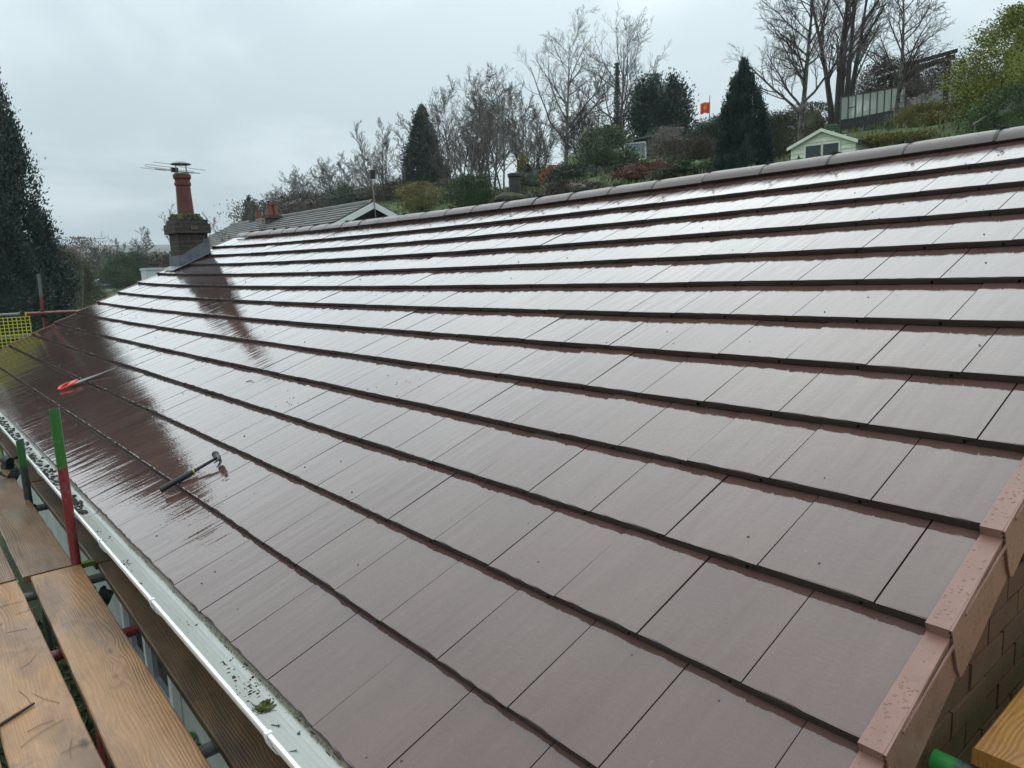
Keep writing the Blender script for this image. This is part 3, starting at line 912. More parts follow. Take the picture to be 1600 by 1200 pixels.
random.seed(40)
def board(label, xc, w, y0, y1, ztop, mat, slope=0.0, yref=0.0, thick=0.038, group=None):
    """a scaffold board lying along Y from y0 to y1, with worn arrises and steel end bands"""
    L = y1 - y0; xa = xc
    t = thing('scaffold_board', label, 'board', (xc + slope * (y0 - yref), y0, ztop - thick), -slope, group)
    mb = MB()
    n = max(6, int(L / 0.12))
    b = 0.004
    V = []; F = []
    prof = [(-w / 2, 0.003), (-w / 2, thick - b), (-w / 2 + b, thick), (0, thick + 0.0008), (w / 2 - b, thick), (w / 2, thick - b), (w / 2, 0.003), (w / 2 - 0.003, 0), (-w / 2 + 0.003, 0)]
    m = len(prof)
    for i in range(n + 1):
        yy = L * i / n
        dx = random.gauss(0, 0.0009); dz = 0.0015 * math.sin(i * 0.5 + xa * 9)
        cut = 0.0
        for (px, pz) in prof:
            V.append((px + dx, yy, pz + dz))
    for i in range(n):
        for j in range(m):
            F.append((i * m + j, i * m + (j + 1) % m, (i + 1) * m + (j + 1) % m, (i + 1) * m + j))
    F.append(tuple(range(m))); F.append(tuple(range(n * m + m - 1, n * m - 1, -1)))
    mb.add(V, F)
    mb.obj('plank', mat, t, True)
    return t
ZB = -0.29
BG = 'scaffold boards along the eaves'
board('pale wet scaffold board with a knotty middle, nearest beside the gutter side gap', -0.2415, 0.229, -1.6, 3.83, ZB, M_BOARD, 0.0165, 2.8)
board('pale wet scaffold board with a dark twig lying on it', -0.509, 0.229, -1.6, 3.835, ZB, M_BOARD)
board('pale scaffold board only just showing at the bottom left corner', -0.753, 0.225, -1.6, 3.82, ZB, M_BOARD)
board('dark glistening scaffold board behind the tall pole, farther from the camera', -0.250, 0.232, 3.85, 7.75, ZB + 0.004, M_BOARD2, 0.003, 4.5)
board('glistening scaffold board at the left edge, farther from the camera', -0.505, 0.22, 3.85, 7.75, ZB + 0.002, M_BOARD2)
board('soaked dark brown inner board under the white gutter, near length', 0.058, 0.225, -1.6, 3.86, ZB - 0.030, M_BOARD3, 0.026, 2.75)
board('soaked dark brown inner board under the white gutter, middle length', 0.075, 0.225, 3.87, 6.05, ZB - 0.030, M_BOARD3, -0.004, 4.0)
board('soaked dark brown inner board under the white gutter, far length', 0.067, 0.225, 6.06, 10.2, ZB - 0.026, M_BOARD3)

def paint_mat(name, top, low, zsplit, steel=(0.10, 0.10, 0.10)):
    """scaffold tube sprayed in two colours, scuffed to bare steel"""
    M = Mat(name)
    c = M.coord('Object')
    sep = M.n('ShaderNodeSeparateXYZ'); M.t.links.new(c, sep.inputs[0])
    n = M.noise(M.coord('Object', (1, 1, 0.35)), 28, 5, 0.7)
    wob = M.noise(M.coord('Object', (1, 1, 1)), 12, 3, 0.6)
    f = M.ramp(M.math('ADD', M.math('MULTIPLY', M.math('SUBTRACT', sep.outputs[2], zsplit), 14.0), M.math('ADD', M.math('MULTIPLY', wob, 1.6), -0.3)), [(0.42, 0.0), (0.58, 1.0)])
    col = M.mix(f, low, top)
    col = M.mix(M.ramp(n, [(0.52, 0.0), (0.66, 0.75)]), col, steel)
    col = M.mix(M.ramp(M.noise(c, 60, 4, 0.7), [(0.62, 0.0), (0.70, 0.8)]), col, tuple(min(1, x * 1.9 + 0.10) for x in low))
    return M.set(col, 0.32, M.bump(n, 0.4, 0.0015))
GREEN = (0.022, 0.135, 0.022); RED = (0.19, 0.018, 0.022); GREY = (0.11, 0.115, 0.12)
M_POLE = paint_mat('green_over_red_tube', GREEN, RED, 0.24)
M_POLE2 = paint_mat('green_over_steel_tube', (0.02, 0.10, 0.022), (0.03, 0.04, 0.035), -0.05)
M_TUBE = paint_mat('bare_steel_tube', GREY, GREY, -50)
M_TUBER = paint_mat('red_tube', RED, RED, -50)
M_COUP = mat_plain('forged_coupler', (0.022, 0.03, 0.028), 0.5, 0.5, 30, 0.3)
TR = 0.0242
scaffold = thing('scaffold', 'tube scaffold along the eaves carrying the wet boards', 'scaffold', (0, 0, 0))
def htube(name, pts, mat, parent, r=TR, wall=True):
    mb = MB(); mb.tube(pts, r, 16, 0, False)
    # open ends: a visible wall and a dark bore
    for a, b in ((pts[0], pts[1]), (pts[-1], pts[-2])):
        a = np.array(a, float); b = np.array(b, float); d = (b - a) / np.linalg.norm(b - a)
        mb.tube([a, a + d * 0.05], r * 0.83, 16, 1, False)
        ax = np.array([0, 0, 1.0]) if abs(d[2]) < 0.9 else np.array([1.0, 0, 0])
        e1 = np.cross(d, ax); e1 /= np.linalg.norm(e1); e2 = np.cross(d, e1)
        ring = [a + rr * (math.cos(t) * e1 + math.sin(t) * e2) for rr in (r, r * 0.83) for t in [2 * math.pi * q / 16 for q in range(16)]]
        mb.add(ring, [(q, (q + 1) % 16, (q + 1) % 16 + 16, q + 16) for q in range(16)], 0)
        mb.add([a + d * 0.05 + r * 0.83 * (math.cos(t) * e1 + math.sin(t) * e2) for t in [2 * math.pi * q / 16 for q in range(16)]], [tuple(range(16))], 1)
    return mb.obj(name, [mat, M_COUP], parent, True, fix=False)
htube('standard', [(-0.118, 3.875, -2.72), (-0.126, 3.862, 0.556)], M_POLE, scaffold)
htube('standard', [(-0.135, 5.46, -2.72), (-0.135, 5.44, 0.128)], M_POLE2, scaffold)
htube('standard', [(-0.14, 0.6, -2.72), (-0.14, 0.6, -0.42)], M_POLE2, scaffold)
htube('standard', [(-1.15, 3.86, -2.72), (-1.15, 3.86, 0.9)], M_POLE, scaffold)
htube('standard', [(-1.15, 0.6, -2.72), (-1.15, 0.6, 0.9)], M_POLE, scaffold)
TZ = ZB - 0.038 - TR - 0.001
for yt, mt, x1 in ((3.81, M_TUBE, 0.22), (3.02, M_TUBER, 0.20), (1.905, M_TUBE, 0.22), (5.5, M_TUBE, 0.2), (6.9, M_TUBE, 0.2), (0.5, M_TUBE, 0.2)):
    htube('transom', [(-1.3, yt, TZ - 0.03), (x1, yt, TZ - 0.03)], mt, scaffold)
for xl in (-0.185, -1.10):
    htube('ledger', [(xl, -1.2, TZ - 0.085), (xl, 8.0, TZ - 0.085)], M_TUBE, scaffold)
cpl = MB()
cpl.tube([(0, -0.035, 0), (0, 0.035, 0)], 0.034, 12); cpl.tube([(-0.035, 0, -0.05), (0.035, 0, -0.05)], 0.034, 12)
cpl.box((-0.03, -0.028, -0.055), (0.03, 0.028, 0.005)); cpl.tube([(0.035, 0.02, -0.01), (0.085, 0.02, 0.0)], 0.008, 8); cpl.tube([(0.07, 0.02, 0.0), (0.088, 0.02, 0.0)], 0.014, 6)
cpl.tube([(-0.01, 0.04, -0.03), (0.0, 0.09, -0.02)], 0.008, 8); cpl.tube([(0.0, 0.075, -0.02), (0.0, 0.092, -0.02)], 0.014, 6)
ME_CPL = cpl.mesh('coupler', M_COUP)
for (x, y, z, r) in ((-0.155, 3.67, -0.40, 0.3), (-0.05, 3.63, -0.42, 1.2), (-0.165, 5.42, -0.36, 0.5), (-0.125, 6.55, -0.22, 0.4), (-0.13, 6.2, -0.27, 1.4), (-0.185, 3.02, TZ - 0.03, 0), (-0.185, 1.905, TZ - 0.03, 0.2), (-0.16, 5.7, -0.36, 2.0)):
    o = link('coupler', ME_CPL, scaffold, (x, y, z)); o.rotation_euler = (r * 0.4, 0, r)
# algae-green packer by the tall pole
MB().box((-0.10, 3.885, -0.335), (-0.03, 3.925, -0.31)).obj('packer', M_ALGAE, scaffold)
MB().box((-0.45, 3.815, -0.33), (-0.39, 3.86, -0.295)).obj('packer', mat_plain('green_tape', (0.02, 0.16, 0.015), 0.5, 0.3), scaffold)

# far gable scaffold: standard, guard rails and a yellow mesh brick guard
far = thing('scaffold', 'red and grey tube guard rail beyond the far gable, by the conifer', 'scaffold', (1.2, 13.2, -2.7))
def fpt(x, y, z): return (x - 1.2, y - 13.2, z + 2.7)
htube('standard', [fpt(1.13, 13.25, -2.7), fpt(1.22, 13.25, 1.29)], paint_mat('grey_over_red_tube', (0.12, 0.13, 0.125), RED, 3.62), far)
htube('guard_rail', [fpt(-1.2, 13.2, 0.70), fpt(0.92, 13.2, 0.685)], paint_mat('grey_rail', (0.16, 0.175, 0.175), GREY, -50), far)
htube('guard_rail', [fpt(0.93, 13.2, 0.685), fpt(2.1, 13.2, 0.665)], paint_mat('red_worn_rail', (0.20, 0.06, 0.055), RED, -50, (0.22, 0.17, 0.15)), far)
htube('guard_rail', [fpt(-1.2, 13.2, 0.36), fpt(1.6, 13.2, 0.34)], paint_mat('grey_rail2', (0.22, 0.235, 0.235), GREY, -50), far)
o = link('coupler', ME_CPL, far, fpt(1.19, 13.22, 0.70)); o = link('coupler', ME_CPL, far, fpt(0.92, 13.2, 0.70))
M_YEL = mat_plain('yellow_mesh', (0.50, 0.49, 0.035), 0.5, 0.12)
guard = thing('brick_guard', 'yellow plastic mesh guard hanging from the far rail', 'mesh guard', (-1.0, 13.17, 0.05))
gm = MB()
for i in range(36):
    gm.box((i * 0.057, -0.003, 0.0), (i * 0.057 + 0.012, 0.003, 0.60))
for j in range(12):
    gm.box((0, -0.0045, j * 0.053), (2.02, 0.0045, j * 0.053 + 0.012))
gm.obj('mesh_panel', M_YEL, guard)
gm = MB(); 
for i in (0.1, 1.0, 1.95):
    gm.box((i, -0.006, 0.6), (i + 0.02, 0.006, 0.665))
gm.obj('hook', M_YEL, guard)

# near gable scaffold: one orange board on a green tube
near = thing('scaffold', 'green-ended steel tube against the brick gable, bottom right', 'scaffold', (0.86, -0.05, 0.0))
htube('transom', [(-0.005, 0.035, 0.135), (-0.005, -1.3, 0.125)], M_TUBE, near)
def tube_green():
    M = Mat('green_end_tube')
    c = M.coord('Object'); sep = M.n('ShaderNodeSeparateXYZ'); M.t.links.new(c, sep.inputs[0])
    n = M.noise(c, 30, 4, 0.6)
    f = M.ramp(M.math('ADD', M.math('MULTIPLY', sep.outputs[1], 20.0), n), [(0.2, 0.0), (0.5, 1.0)])
    return M.set(M.mix(f, (0.03, 0.045, 0.05), (0.02, 0.19, 0.035)), 0.3)
near.children[0].data.materials[0] = tube_green()
htube('standard', [(0.3, -1.1, -2.7), (0.3, -1.1, 1.0)], M_TUBE, near)
htube('ledger', [(-0.2, -1.05, 0.085), (3.0, -1.05, 0.085)], M_TUBE, near)
def xboard(label, x0, x1, ya, yb, ztop, mat):
    t = thing('scaffold_board', label, 'board', (x0, (ya + yb) / 2, ztop - 0.038), -math.pi / 2)
    mb = MB(); w = yb - ya; L = x1 - x0; b = 0.004
    prof = [(-w / 2, 0.0), (-w / 2, 0.038 - b), (-w / 2 + b, 0.038), (w / 2 - b, 0.038), (w / 2, 0.038 - b), (w / 2, 0.0)]
    mb.prism(prof, 0.0, L, 'y')
    o = mb.obj('plank', mat, t, True)
    return t
xboard('orange pine scaffold board with dark knots, bottom right corner', 0.86, 3.4, -0.31, -0.085, 0.20, M_BOARD4)
xboard('orange pine scaffold board out beyond the corner board', 0.86, 3.4, -0.545, -0.32, 0.20, M_BOARD4)
xboard('brown algae-edged board end under the green tube, bottom right', 0.60, 0.885, -0.36, -0.12, 0.108, mat_plain('algae_edged_board', (0.09, 0.06, 0.035), 0.6, 0.4, 14, bump=0.003))

# ------------------------------------------------------------------ tools on the roof
M_RUBBER = mat_plain('black_rubber_grip', (0.010, 0.013, 0.015), 0.32, 0.3, 60, bump=0.001, bscale=300)
M_HYEL = mat_plain('yellow_plastic', (0.34, 0.36, 0.03), 0.4, 0.1)
M_HSTEEL = mat_plain('hammer_steel', (0.035, 0.037, 0.04), 0.32, 0.3, 40, 0.7)
hb = RP(11.29 * TW, 0.77 * GAUGE, 0.014); hh_ = RP(11.10 * TW, 1.67 * GAUGE, 0.020)
hx = (hh_ - hb).normalized()
nrm = RM(3.35, 1.2 * GAUGE).to_3x3().col[2]
hz = (nrm - hx * nrm.dot(hx)).normalized(); hy = hz.cross(hx)
hammer = thing('hammer', 'black-gripped claw hammer lying across a course of tiles', 'hammer', hb)
hammer.rotation_euler = Matrix((hx, hy, hz)).transposed().to_euler()
HL = (hh_ - hb).length
g = MB()
g.tube([(-0.004, 0, 0), (0.0, 0, 0), (0.02, 0, 0), (0.08, 0, 0.001), (0.14, 0, 0.001), (0.175, 0, 0.001)], [0.010, 0.0158, 0.0165, 0.0145, 0.0158, 0.0125], 14)
g.obj('grip', M_RUBBER, hammer, True)
g = MB(); g.tube([(0.174, 0, 0.001), (0.181, 0, 0.001)], 0.0132, 14); g.obj('collar', M_HYEL, hammer, True)
g = MB(); g.tube([(0.18, 0, 0.001), (HL + 0.008, 0, 0.004)], [0.0085, 0.0075], 10); g.obj('shaft', M_HSTEEL, hammer, True)
g = MB()
g.tube([(HL, -0.022, 0.004), (HL, -0.012, 0.004), (HL, 0.014, 0.004), (HL, 0.020, 0.004), (HL, 0.030, 0.004), (HL, 0.034, 0.004), (HL, 0.050, 0.004), (HL, 0.052, 0.004)], [0.010, 0.014, 0.014, 0.011, 0.011, 0.0145, 0.0145, 0.012], 12)
for s in (-1, 1):
    g.tube([(HL + 0.003, -0.016, 0.004 + s * 0.005), (HL + 0.004, -0.045, 0.004 + s * 0.007), (HL - 0.006, -0.068, 0.004 + s * 0.009), (HL - 0.022, -0.082, 0.004 + s * 0.011)], [0.0085, 0.006, 0.0045, 0.002], 8)
g.v = [(HL + (q[0] - HL) * 1.25, q[1] * 1.2, 0.006 + (q[2] - 0.004) * 1.25) for q in g.v]
g.obj('head', M_HSTEEL, hammer, True)

sh = RP(24.43 * TW, 1.44 * GAUGE, 0.012); stp = RP(23.2 * TW, 2.78 * GAUGE, 0.014)
sx = (stp - sh).normalized(); nrm = RM(7.1, 2 * GAUGE).to_3x3().col[2]
sz = (nrm - sx * nrm.dot(sx)).normalized(); sy = sz.cross(sx)
saw = thing('handsaw', 'handsaw with an orange handle lying on the dark wet tiles', 'saw', sh)
saw.rotation_euler = (Matrix((sx, sy, sz)).transposed().to_4x4() @ Matrix.Rotation(0.10, 4, 'X')).to_euler()
SL = (stp - sh).length
bl = MB()
pts = [(0.10, 0.058, 0.0), (0.10, -0.045, 0.0)]
top = [(x, 0.030 - 0.058 * (x - 0.10) / (SL - 0.10)) for x in np.linspace(0.10, SL, 12)]
bot = [(x, -0.047 + 0.008 * (x - 0.1) / (SL - 0.1) + (0.002 if i % 2 else -0.002)) for i, x in enumerate(np.linspace(SL, 0.10, 60))]
pl = top + bot
nn = len(pl)
def zb_(x): return 0.012 * ((x - 0.1) / (SL - 0.1)) ** 2
bl.add([(q[0], q[1], zb_(q[0])) for q in pl] + [(q[0], q[1], zb_(q[0]) + 0.0012) for q in pl], [tuple(range(nn)), tuple(range(2 * nn - 1, nn - 1, -1))] + [(i, (i + 1) % nn, (i + 1) % nn + nn, i + nn) for i in range(nn)])
bl.obj('blade', mat_plain('saw_blade', (0.20, 0.21, 0.22), 0.3, 0.3, 10, 0.8), saw)
hd = MB()
loop = [(0.11, 0.045), (0.10, 0.062), (0.05, 0.066), (0.005, 0.055), (-0.012, 0.02), (-0.012, -0.02), (0.0, -0.052), (0.03, -0.062), (0.075, -0.052), (0.11, -0.035)]
hd.tube([(q[0], q[1], 0.0) for q in loop + [loop[0]]], [0.012, 0.011, 0.011, 0.0125, 0.014, 0.014, 0.0125, 0.011, 0.011, 0.012, 0.012], 10); hd.v = [(q[0], q[1] * 0.8, q[2]) for q in hd.v]
hd.box((0.085, -0.03, -0.010), (0.15, 0.05, 0.010))
hd.obj('handle', mat_plain('orange_saw_handle', (0.72, 0.070, 0.022), 0.4, 0.1), saw, True)

# ------------------------------------------------------------------ small things
M_NAIL = mat_plain('galvanised_nail', (0.13, 0.14, 0.14), 0.5, 0.2, 60, 0.6)
for (x, y, r, lab) in ((-0.012, 1.435, 2.1, 'grey clout nail in the gutter, nearest the fallen leaf'), (0.012, 1.352, 0.9, 'grey clout nail in the gutter, closest to the tile edge'), (-0.022, 1.292, 2.6, 'grey clout nail in the gutter, lowest of the three')):
    nl = thing('clout_nail', lab, 'nail', (x, y, gfloor(x) + 0.0045), r)
    MB().tube([(0, 0, 0), (0.001, 0, 0)], 0.0045, 10).obj('nail_head', M_NAIL, nl)
    MB().tube([(0.001, 0, 0), (0.026, 0, -0.0015), (0.030, 0, -0.002)], [0.0016, 0.0016, 0.0003], 8).obj('shank', M_NAIL, nl)
leaf = thing('fallen_leaf', 'crumpled green leaf caught on black mould in the gutter', 'leaf', (-0.012, 1.555, -0.0985))
lf = MB()
random.seed(2)
out = []
for q in range(18):
    t = 2 * math.pi * q / 18
    rr = 0.030 + 0.012 * math.cos(t) + random.uniform(-0.004, 0.004)
    out.append((rr * math.cos(t) * 1.1, rr * math.sin(t) * 0.85, 0.006 + random.uniform(-0.004, 0.006)))
lf.add(out + [(0, 0, 0.004)], [(i, (i + 1) % 18, 18) for i in range(18)])
o = lf.obj('blade', mat_plain('green_leaf', (0.085, 0.115, 0.014), 0.5, 0.5, 60), leaf, fix=False)
MB().tube([(0.03, 0, 0.006), (0, 0, 0.007), (-0.03, 0.004, 0.007), (-0.05, 0.01, 0.006)], 0.0011, 6).obj('midrib', mat_plain('leaf_rib', (0.20, 0.22, 0.05), 0.6, 0.1), leaf)
lf2 = MB()
for i in range(40):
    a = random.uniform(0, 6.28); r_ = random.uniform(0.01, 0.05)
    p0 = np.array([r_ * math.cos(a) * 1.2, r_ * math.sin(a) * 0.7, 0.0]); d = np.array([random.gauss(0, 1), random.gauss(0, 1), 0.25]); d = d / np.linalg.norm(d) * random.uniform(0.01, 0.03)
    lf2.tube([p0, p0 + d * 0.5 + [0, 0, 0.003], p0 + d], [0.0016, 0.0012, 0.0004], 4)
tag(lf2.obj('leaf_mould', M_SILT, leaf, fix=False), kind='stuff')

M_TWIG = mat_plain('wet_twig', (0.035, 0.018, 0.016), 0.35, 0.3, 60)
tw = thing('twig', 'short dark stick lying on the pale board, bottom left', 'twig', (-0.62, 2.395, ZB + 0.006))
MB().tube([(-0.05, -0.03, 0.001), (0, 0, 0.0), (0.06, 0.035, 0.001), (0.112, 0.066, 0.002)], [0.0055, 0.006, 0.006, 0.0045], 8).obj('stem', M_TWIG, tw, True)
random.seed(17)
pn = MB()
for i in range(13):
    x = random.uniform(-0.62, -0.42); y = random.uniform(1.9, 3.5); a = random.uniform(0, 6.28); L = random.uniform(0.05, 0.16)
    c1 = random.gauss(0, 0.25)
    pn.tube([(x, y, ZB + 0.0022), (x + L / 2 * math.cos(a), y + L / 2 * math.sin(a), ZB + 0.003), (x + L / 2 * (math.cos(a) + math.cos(a + c1)), y + L / 2 * (math.sin(a) + math.sin(a + c1)), ZB + 0.0022)], 0.0009, 5)
tag(pn.obj('pine_needles', mat_plain('brown_needles', (0.17, 0.11, 0.07), 0.6, 0.3)), 'thin brown pine needles strewn over the pale board', 'needles', kind='stuff')
mt = RM(4.42, 3.62 * GAUGE, -T_NOSE * 0.62 + 0.003)
tg = thing('twig', 'thin bent twig lying on the mid-roof tiles', 'twig', mt.translation); tg.rotation_euler = mt.to_euler()
MB().tube([(-0.02, 0.045, 0), (-0.004, 0.02, 0.002), (0.004, -0.01, 0.003), (0.002, -0.05, 0.001)], [0.002, 0.0022, 0.002, 0.0012], 6).obj('stem', M_TWIG, tg)
gp_ = thing('plant_pot', 'small green plastic plant pot on the brick window sill', 'pot', (WX - 0.06, 3.70, -1.534))
p_ = MB(); p_.lathe([(0.0, 0.0), (0.034, 0.0), (0.047, 0.085), (0.052, 0.085), (0.053, 0.105), (0.049, 0.105), (0.043, 0.085), (0.032, 0.006), (0.0, 0.006)], (0, 0, 0), 20)
p_.obj('pot_wall', mat_plain('green_pot_plastic', (0.02, 0.20, 0.045), 0.35, 0.1), gp_, True)
# ------------------------------------------------------------------ terrain
def gxy(px, dist):
    r = ray(px, 420); hlen = math.hypot(r[0], r[1])
    return CAM_POS[0] + r[0] / hlen * dist, CAM_POS[1] + r[1] / hlen * dist
ANCH = []
for X in (-6, -1, 4, 9):
    for Y in (-8, -2, 5, 12, 18):
        ANCH.append((X, Y, -2.72))
for (px, py, d) in ((1260, 262, 26), (1300, 236, 30), (1345, 208, 34), (1400, 204, 39), (1480, 172, 44), (1560, 190, 33), (1650, 150, 36), (1800, 100, 40), (1157, 285, 29), (1200, 255, 32),
                    (1100, 246, 44), (1035, 262, 52), (980, 262, 58), (1000, 225, 80), (880, 297, 62), (945, 300, 46), (800, 322, 58), (735, 315, 70), (672, 315, 78), (600, 338, 88), (520, 352, 104), (450, 362, 114), (400, 380, 125),
                    (1000, 262, 110), (1250, 205, 80), (1400, 178, 80), (1600, 150, 80), (1250, 235, 160), (1500, 225, 160), (700, 330, 150), (900, 300, 140), (880, 292, 90), (1130, 250, 70)):
    q = at(px, py, d); ANCH.append((q[0], q[1], q[2]))
for (px, d, z_) in ((598, 24, -1.2), (480, 33, -1.4), (380, 40, -1.8), (-40, 24, -2.9), (110, 36, -2.6), (110, 60, -2.4), (165, 40, -2.6), (165, 75, -2.4), (165, 98, -1.75), (165, 110, -1.35), (230, 90, -2.0), (60, 90, -2.2), (165, 122, -1.15), (160, 140, -1.05), (60, 120, -1.5), (205, 118, -0.9), (300, 110, -1.0), (-150, 60, -4), (-150, 150, -6), (160, 200, -1.5), (300, 60, -1.8)):
    X, Y = gxy(px, d); ANCH.append((X, Y, z_))
for q in ((-30, 0, -3.6), (-80, -40, -7), (-60, 60, -6), (-160, 100, -10), (0, -40, -2.4), (22, -20, 3.5), (40, -30, 12), (60, 0, 17), (80, -50, 18), (20, 4, 2.4), (-20, -30, -3), (16, 14, 0.3), (13, 5, -1.4)):
    ANCH.append(q)
AN = np.array(ANCH)
def terrain(X, Y):
    X = np.asarray(X, float); Y = np.asarray(Y, float)
    d2 = (X[..., None] - AN[:, 0]) ** 2 + (Y[..., None] - AN[:, 1]) ** 2
    w = 1.0 / (d2 + 1.5) ** 2.4
    z = (w * AN[:, 2]).sum(-1) / w.sum(-1)
    r = np.hypot(X, Y)
    # far down-land: a long low ridge closing the valley
    az = np.arctan2(X, Y)
    hills = 50 + 7 * np.sin(az * 5 + 0.4) + 4 * np.sin(az * 13 + 1.0)
    t = np.clip((r - 350) / 1150, 0, 1); t = t * t * (3 - 2 * t)
    return z * (1 - np.clip((r - 200) / 400, 0, 1)) + t * hills - 3 * np.clip((r - 200) / 400, 0, 1)
def tz(X, Y):
    return float(terrain(np.array(X), np.array(Y)))
def make_ground_mat():
    M = Mat('grass_and_scrub')
    c = M.coord('Object')
    n = M.noise(c, 0.35, 5, 0.65); n2 = M.noise(c, 3.0, 5, 0.7); n3 = M.noise(c, 0.006, 5, 0.6)
    col = M.ramp(n, [(0.3, (0.032, 0.045, 0.014)), (0.55, (0.070, 0.105, 0.022)), (0.75, (0.11, 0.15, 0.034))])
    col = M.mix(M.ramp(n2, [(0.4, 0.0), (0.75, 0.5)]), col, (0.07, 0.055, 0.025))
    ln = M.n('ShaderNodeVectorMath', operation='LENGTH'); M.t.links.new(c, ln.inputs[0])
    far_ = M.math('MULTIPLY', M.math('SUBTRACT', ln.outputs['Value'], 260.0), 0.004, True)
    fields = M.ramp(n3, [(0.35, (0.06, 0.075, 0.045)), (0.48, (0.10, 0.11, 0.06)), (0.58, (0.30, 0.235, 0.13)), (0.68, (0.10, 0.12, 0.06))], 'CONSTANT')
    return M.set(M.mix(far_, col, fields), 0.95, M.bump(n2, 0.4, 0.05))
rr_ = np.concatenate([np.linspace(0.0, 60, 61), np.geomspace(62, 5200, 70)])
aa_ = np.linspace(0, 2 * math.pi, 193)[:-1]
RRg, AAg = np.meshgrid(rr_[1:], aa_, indexing='ij')
GX = 4 + RRg * np.sin(AAg); GY = 6 + RRg * np.cos(AAg)
GZ = np.concatenate([terrain(GX[i:i + 10], GY[i:i + 10]) for i in range(0, GX.shape[0], 10)])
V = np.concatenate([np.array([[4, 6, -2.72]]), np.stack([GX, GY, GZ], -1).reshape(-1, 3)])
na = len(aa_); Fq = []
i0 = 1 + (np.arange(len(rr_) - 2)[:, None] * na + np.arange(na)[None])
i1 = 1 + (np.arange(len(rr_) - 2)[:, None] * na + (np.arange(na)[None] + 1) % na)
Fq = np.stack([i0, i0 + na, i1 + na, i1], -1).reshape(-1, 4)
me = fast_mesh('ground', V, Fq[:, ::-1], make_ground_mat(), True)
bm = bmesh.new(); bm.from_mesh(me); bm.verts.ensure_lookup_table()
for q in range(na):
    try: bm.faces.new((bm.verts[0], bm.verts[1 + q], bm.verts[1 + (q + 1) % na]))
    except ValueError: pass
bmesh.ops.recalc_face_normals(bm, faces=bm.faces)
bm.to_mesh(me); bm.free()
me.polygons.foreach_set('use_smooth', np.ones(len(me.polygons), dtype=bool))
tag(link('ground', me), 'green grass slope and far fields around the house', kind='structure')
# mossy leaf-strewn ground just under the scaffold
M_GRND = Mat('leafy_soil')
_c = M_GRND.coord('Object'); _n = M_GRND.noise(_c, 22, 5, 0.7)
M_GRND.set(M_GRND.ramp(_n, [(0.35, (0.012, 0.016, 0.007)), (0.5, (0.03, 0.05, 0.014)), (0.64, (0.055, 0.09, 0.022)), (0.72, (0.20, 0.20, 0.13))]), 0.8, M_GRND.bump(_n, 1.0, 0.05))
rng = np.random.default_rng(4)
def leaf_quads(P, size, nrm=None, aspect=1.7, spread=1.0, rng=rng, droop=None):
    """one pointed leaf (two triangles) for each point"""
    n = len(P)
    d = rng.normal(size=(n, 3)); d /= np.linalg.norm(d, axis=1)[:, None]
    if nrm is not None:
        d = d * spread + nrm; d /= np.linalg.norm(d, axis=1)[:, None] + 1e-9
    a = rng.normal(size=(n, 3)); e1 = np.cross(d, a); e1 /= np.linalg.norm(e1, axis=1)[:, None] + 1e-9
    s = size * rng.uniform(0.6, 1.4, size=(n, 1))
    L = d * s * aspect; W = e1 * s * 0.5
    mid = P + L * 0.45
    V = np.stack([P, mid + W, P + L, mid - W], 1).reshape(-1, 3)
    F = np.arange(n * 4).reshape(n, 4)
    return V, F
gx = rng.uniform(-1.6, 0.32, 9000); gy = rng.uniform(0.0, 9.0, 9000)
Vl, Fl = leaf_quads(np.stack([gx, gy, np.full(9000, -2.70) + rng.uniform(0, 0.10, 9000)], 1), 0.045, np.array([0, 0, 0.5]))
tag(link('ground_cover', fast_mesh('ground_cover', Vl, Fl, mat_leaf('ivy_leaf', (0.012, 0.03, 0.008), (0.07, 0.11, 0.03)))), 'dark ivy and weeds on the ground under the scaffold boards', 'weeds', kind='stuff')
tag(MB().box((-2.2, -3.0, -2.9), (0.325, 14.0, -2.685)).obj('garden_bed', M_GRND.m), 'soil bed along the house wall', kind='structure')

# ------------------------------------------------------------------ plant builders
M_BARK = mat_bark('grey_bark', (0.06, 0.056, 0.048), (0.14, 0.13, 0.11))
M_BARKD = mat_bark('dark_bark', (0.026, 0.024, 0.021), (0.065, 0.058, 0.05))
M_TWIGM = mat_bark('twig_bark', (0.085, 0.073, 0.064), (0.145, 0.122, 0.107))
M_TWIGP = mat_bark('purple_twig_bark', (0.095, 0.076, 0.075), (0.15, 0.122, 0.12))
def birch_mat():
    M = Mat('birch_bark')
    n = M.noise(M.coord('Object', (1, 1, 1.0)), 3.2, 5, 0.7)
    return M.set(M.ramp(n, [(0.36, (0.22, 0.205, 0.18)), (0.48, (0.11, 0.10, 0.085)), (0.58, (0.035, 0.03, 0.026))]), 0.8)
M_BIRCH = birch_mat()

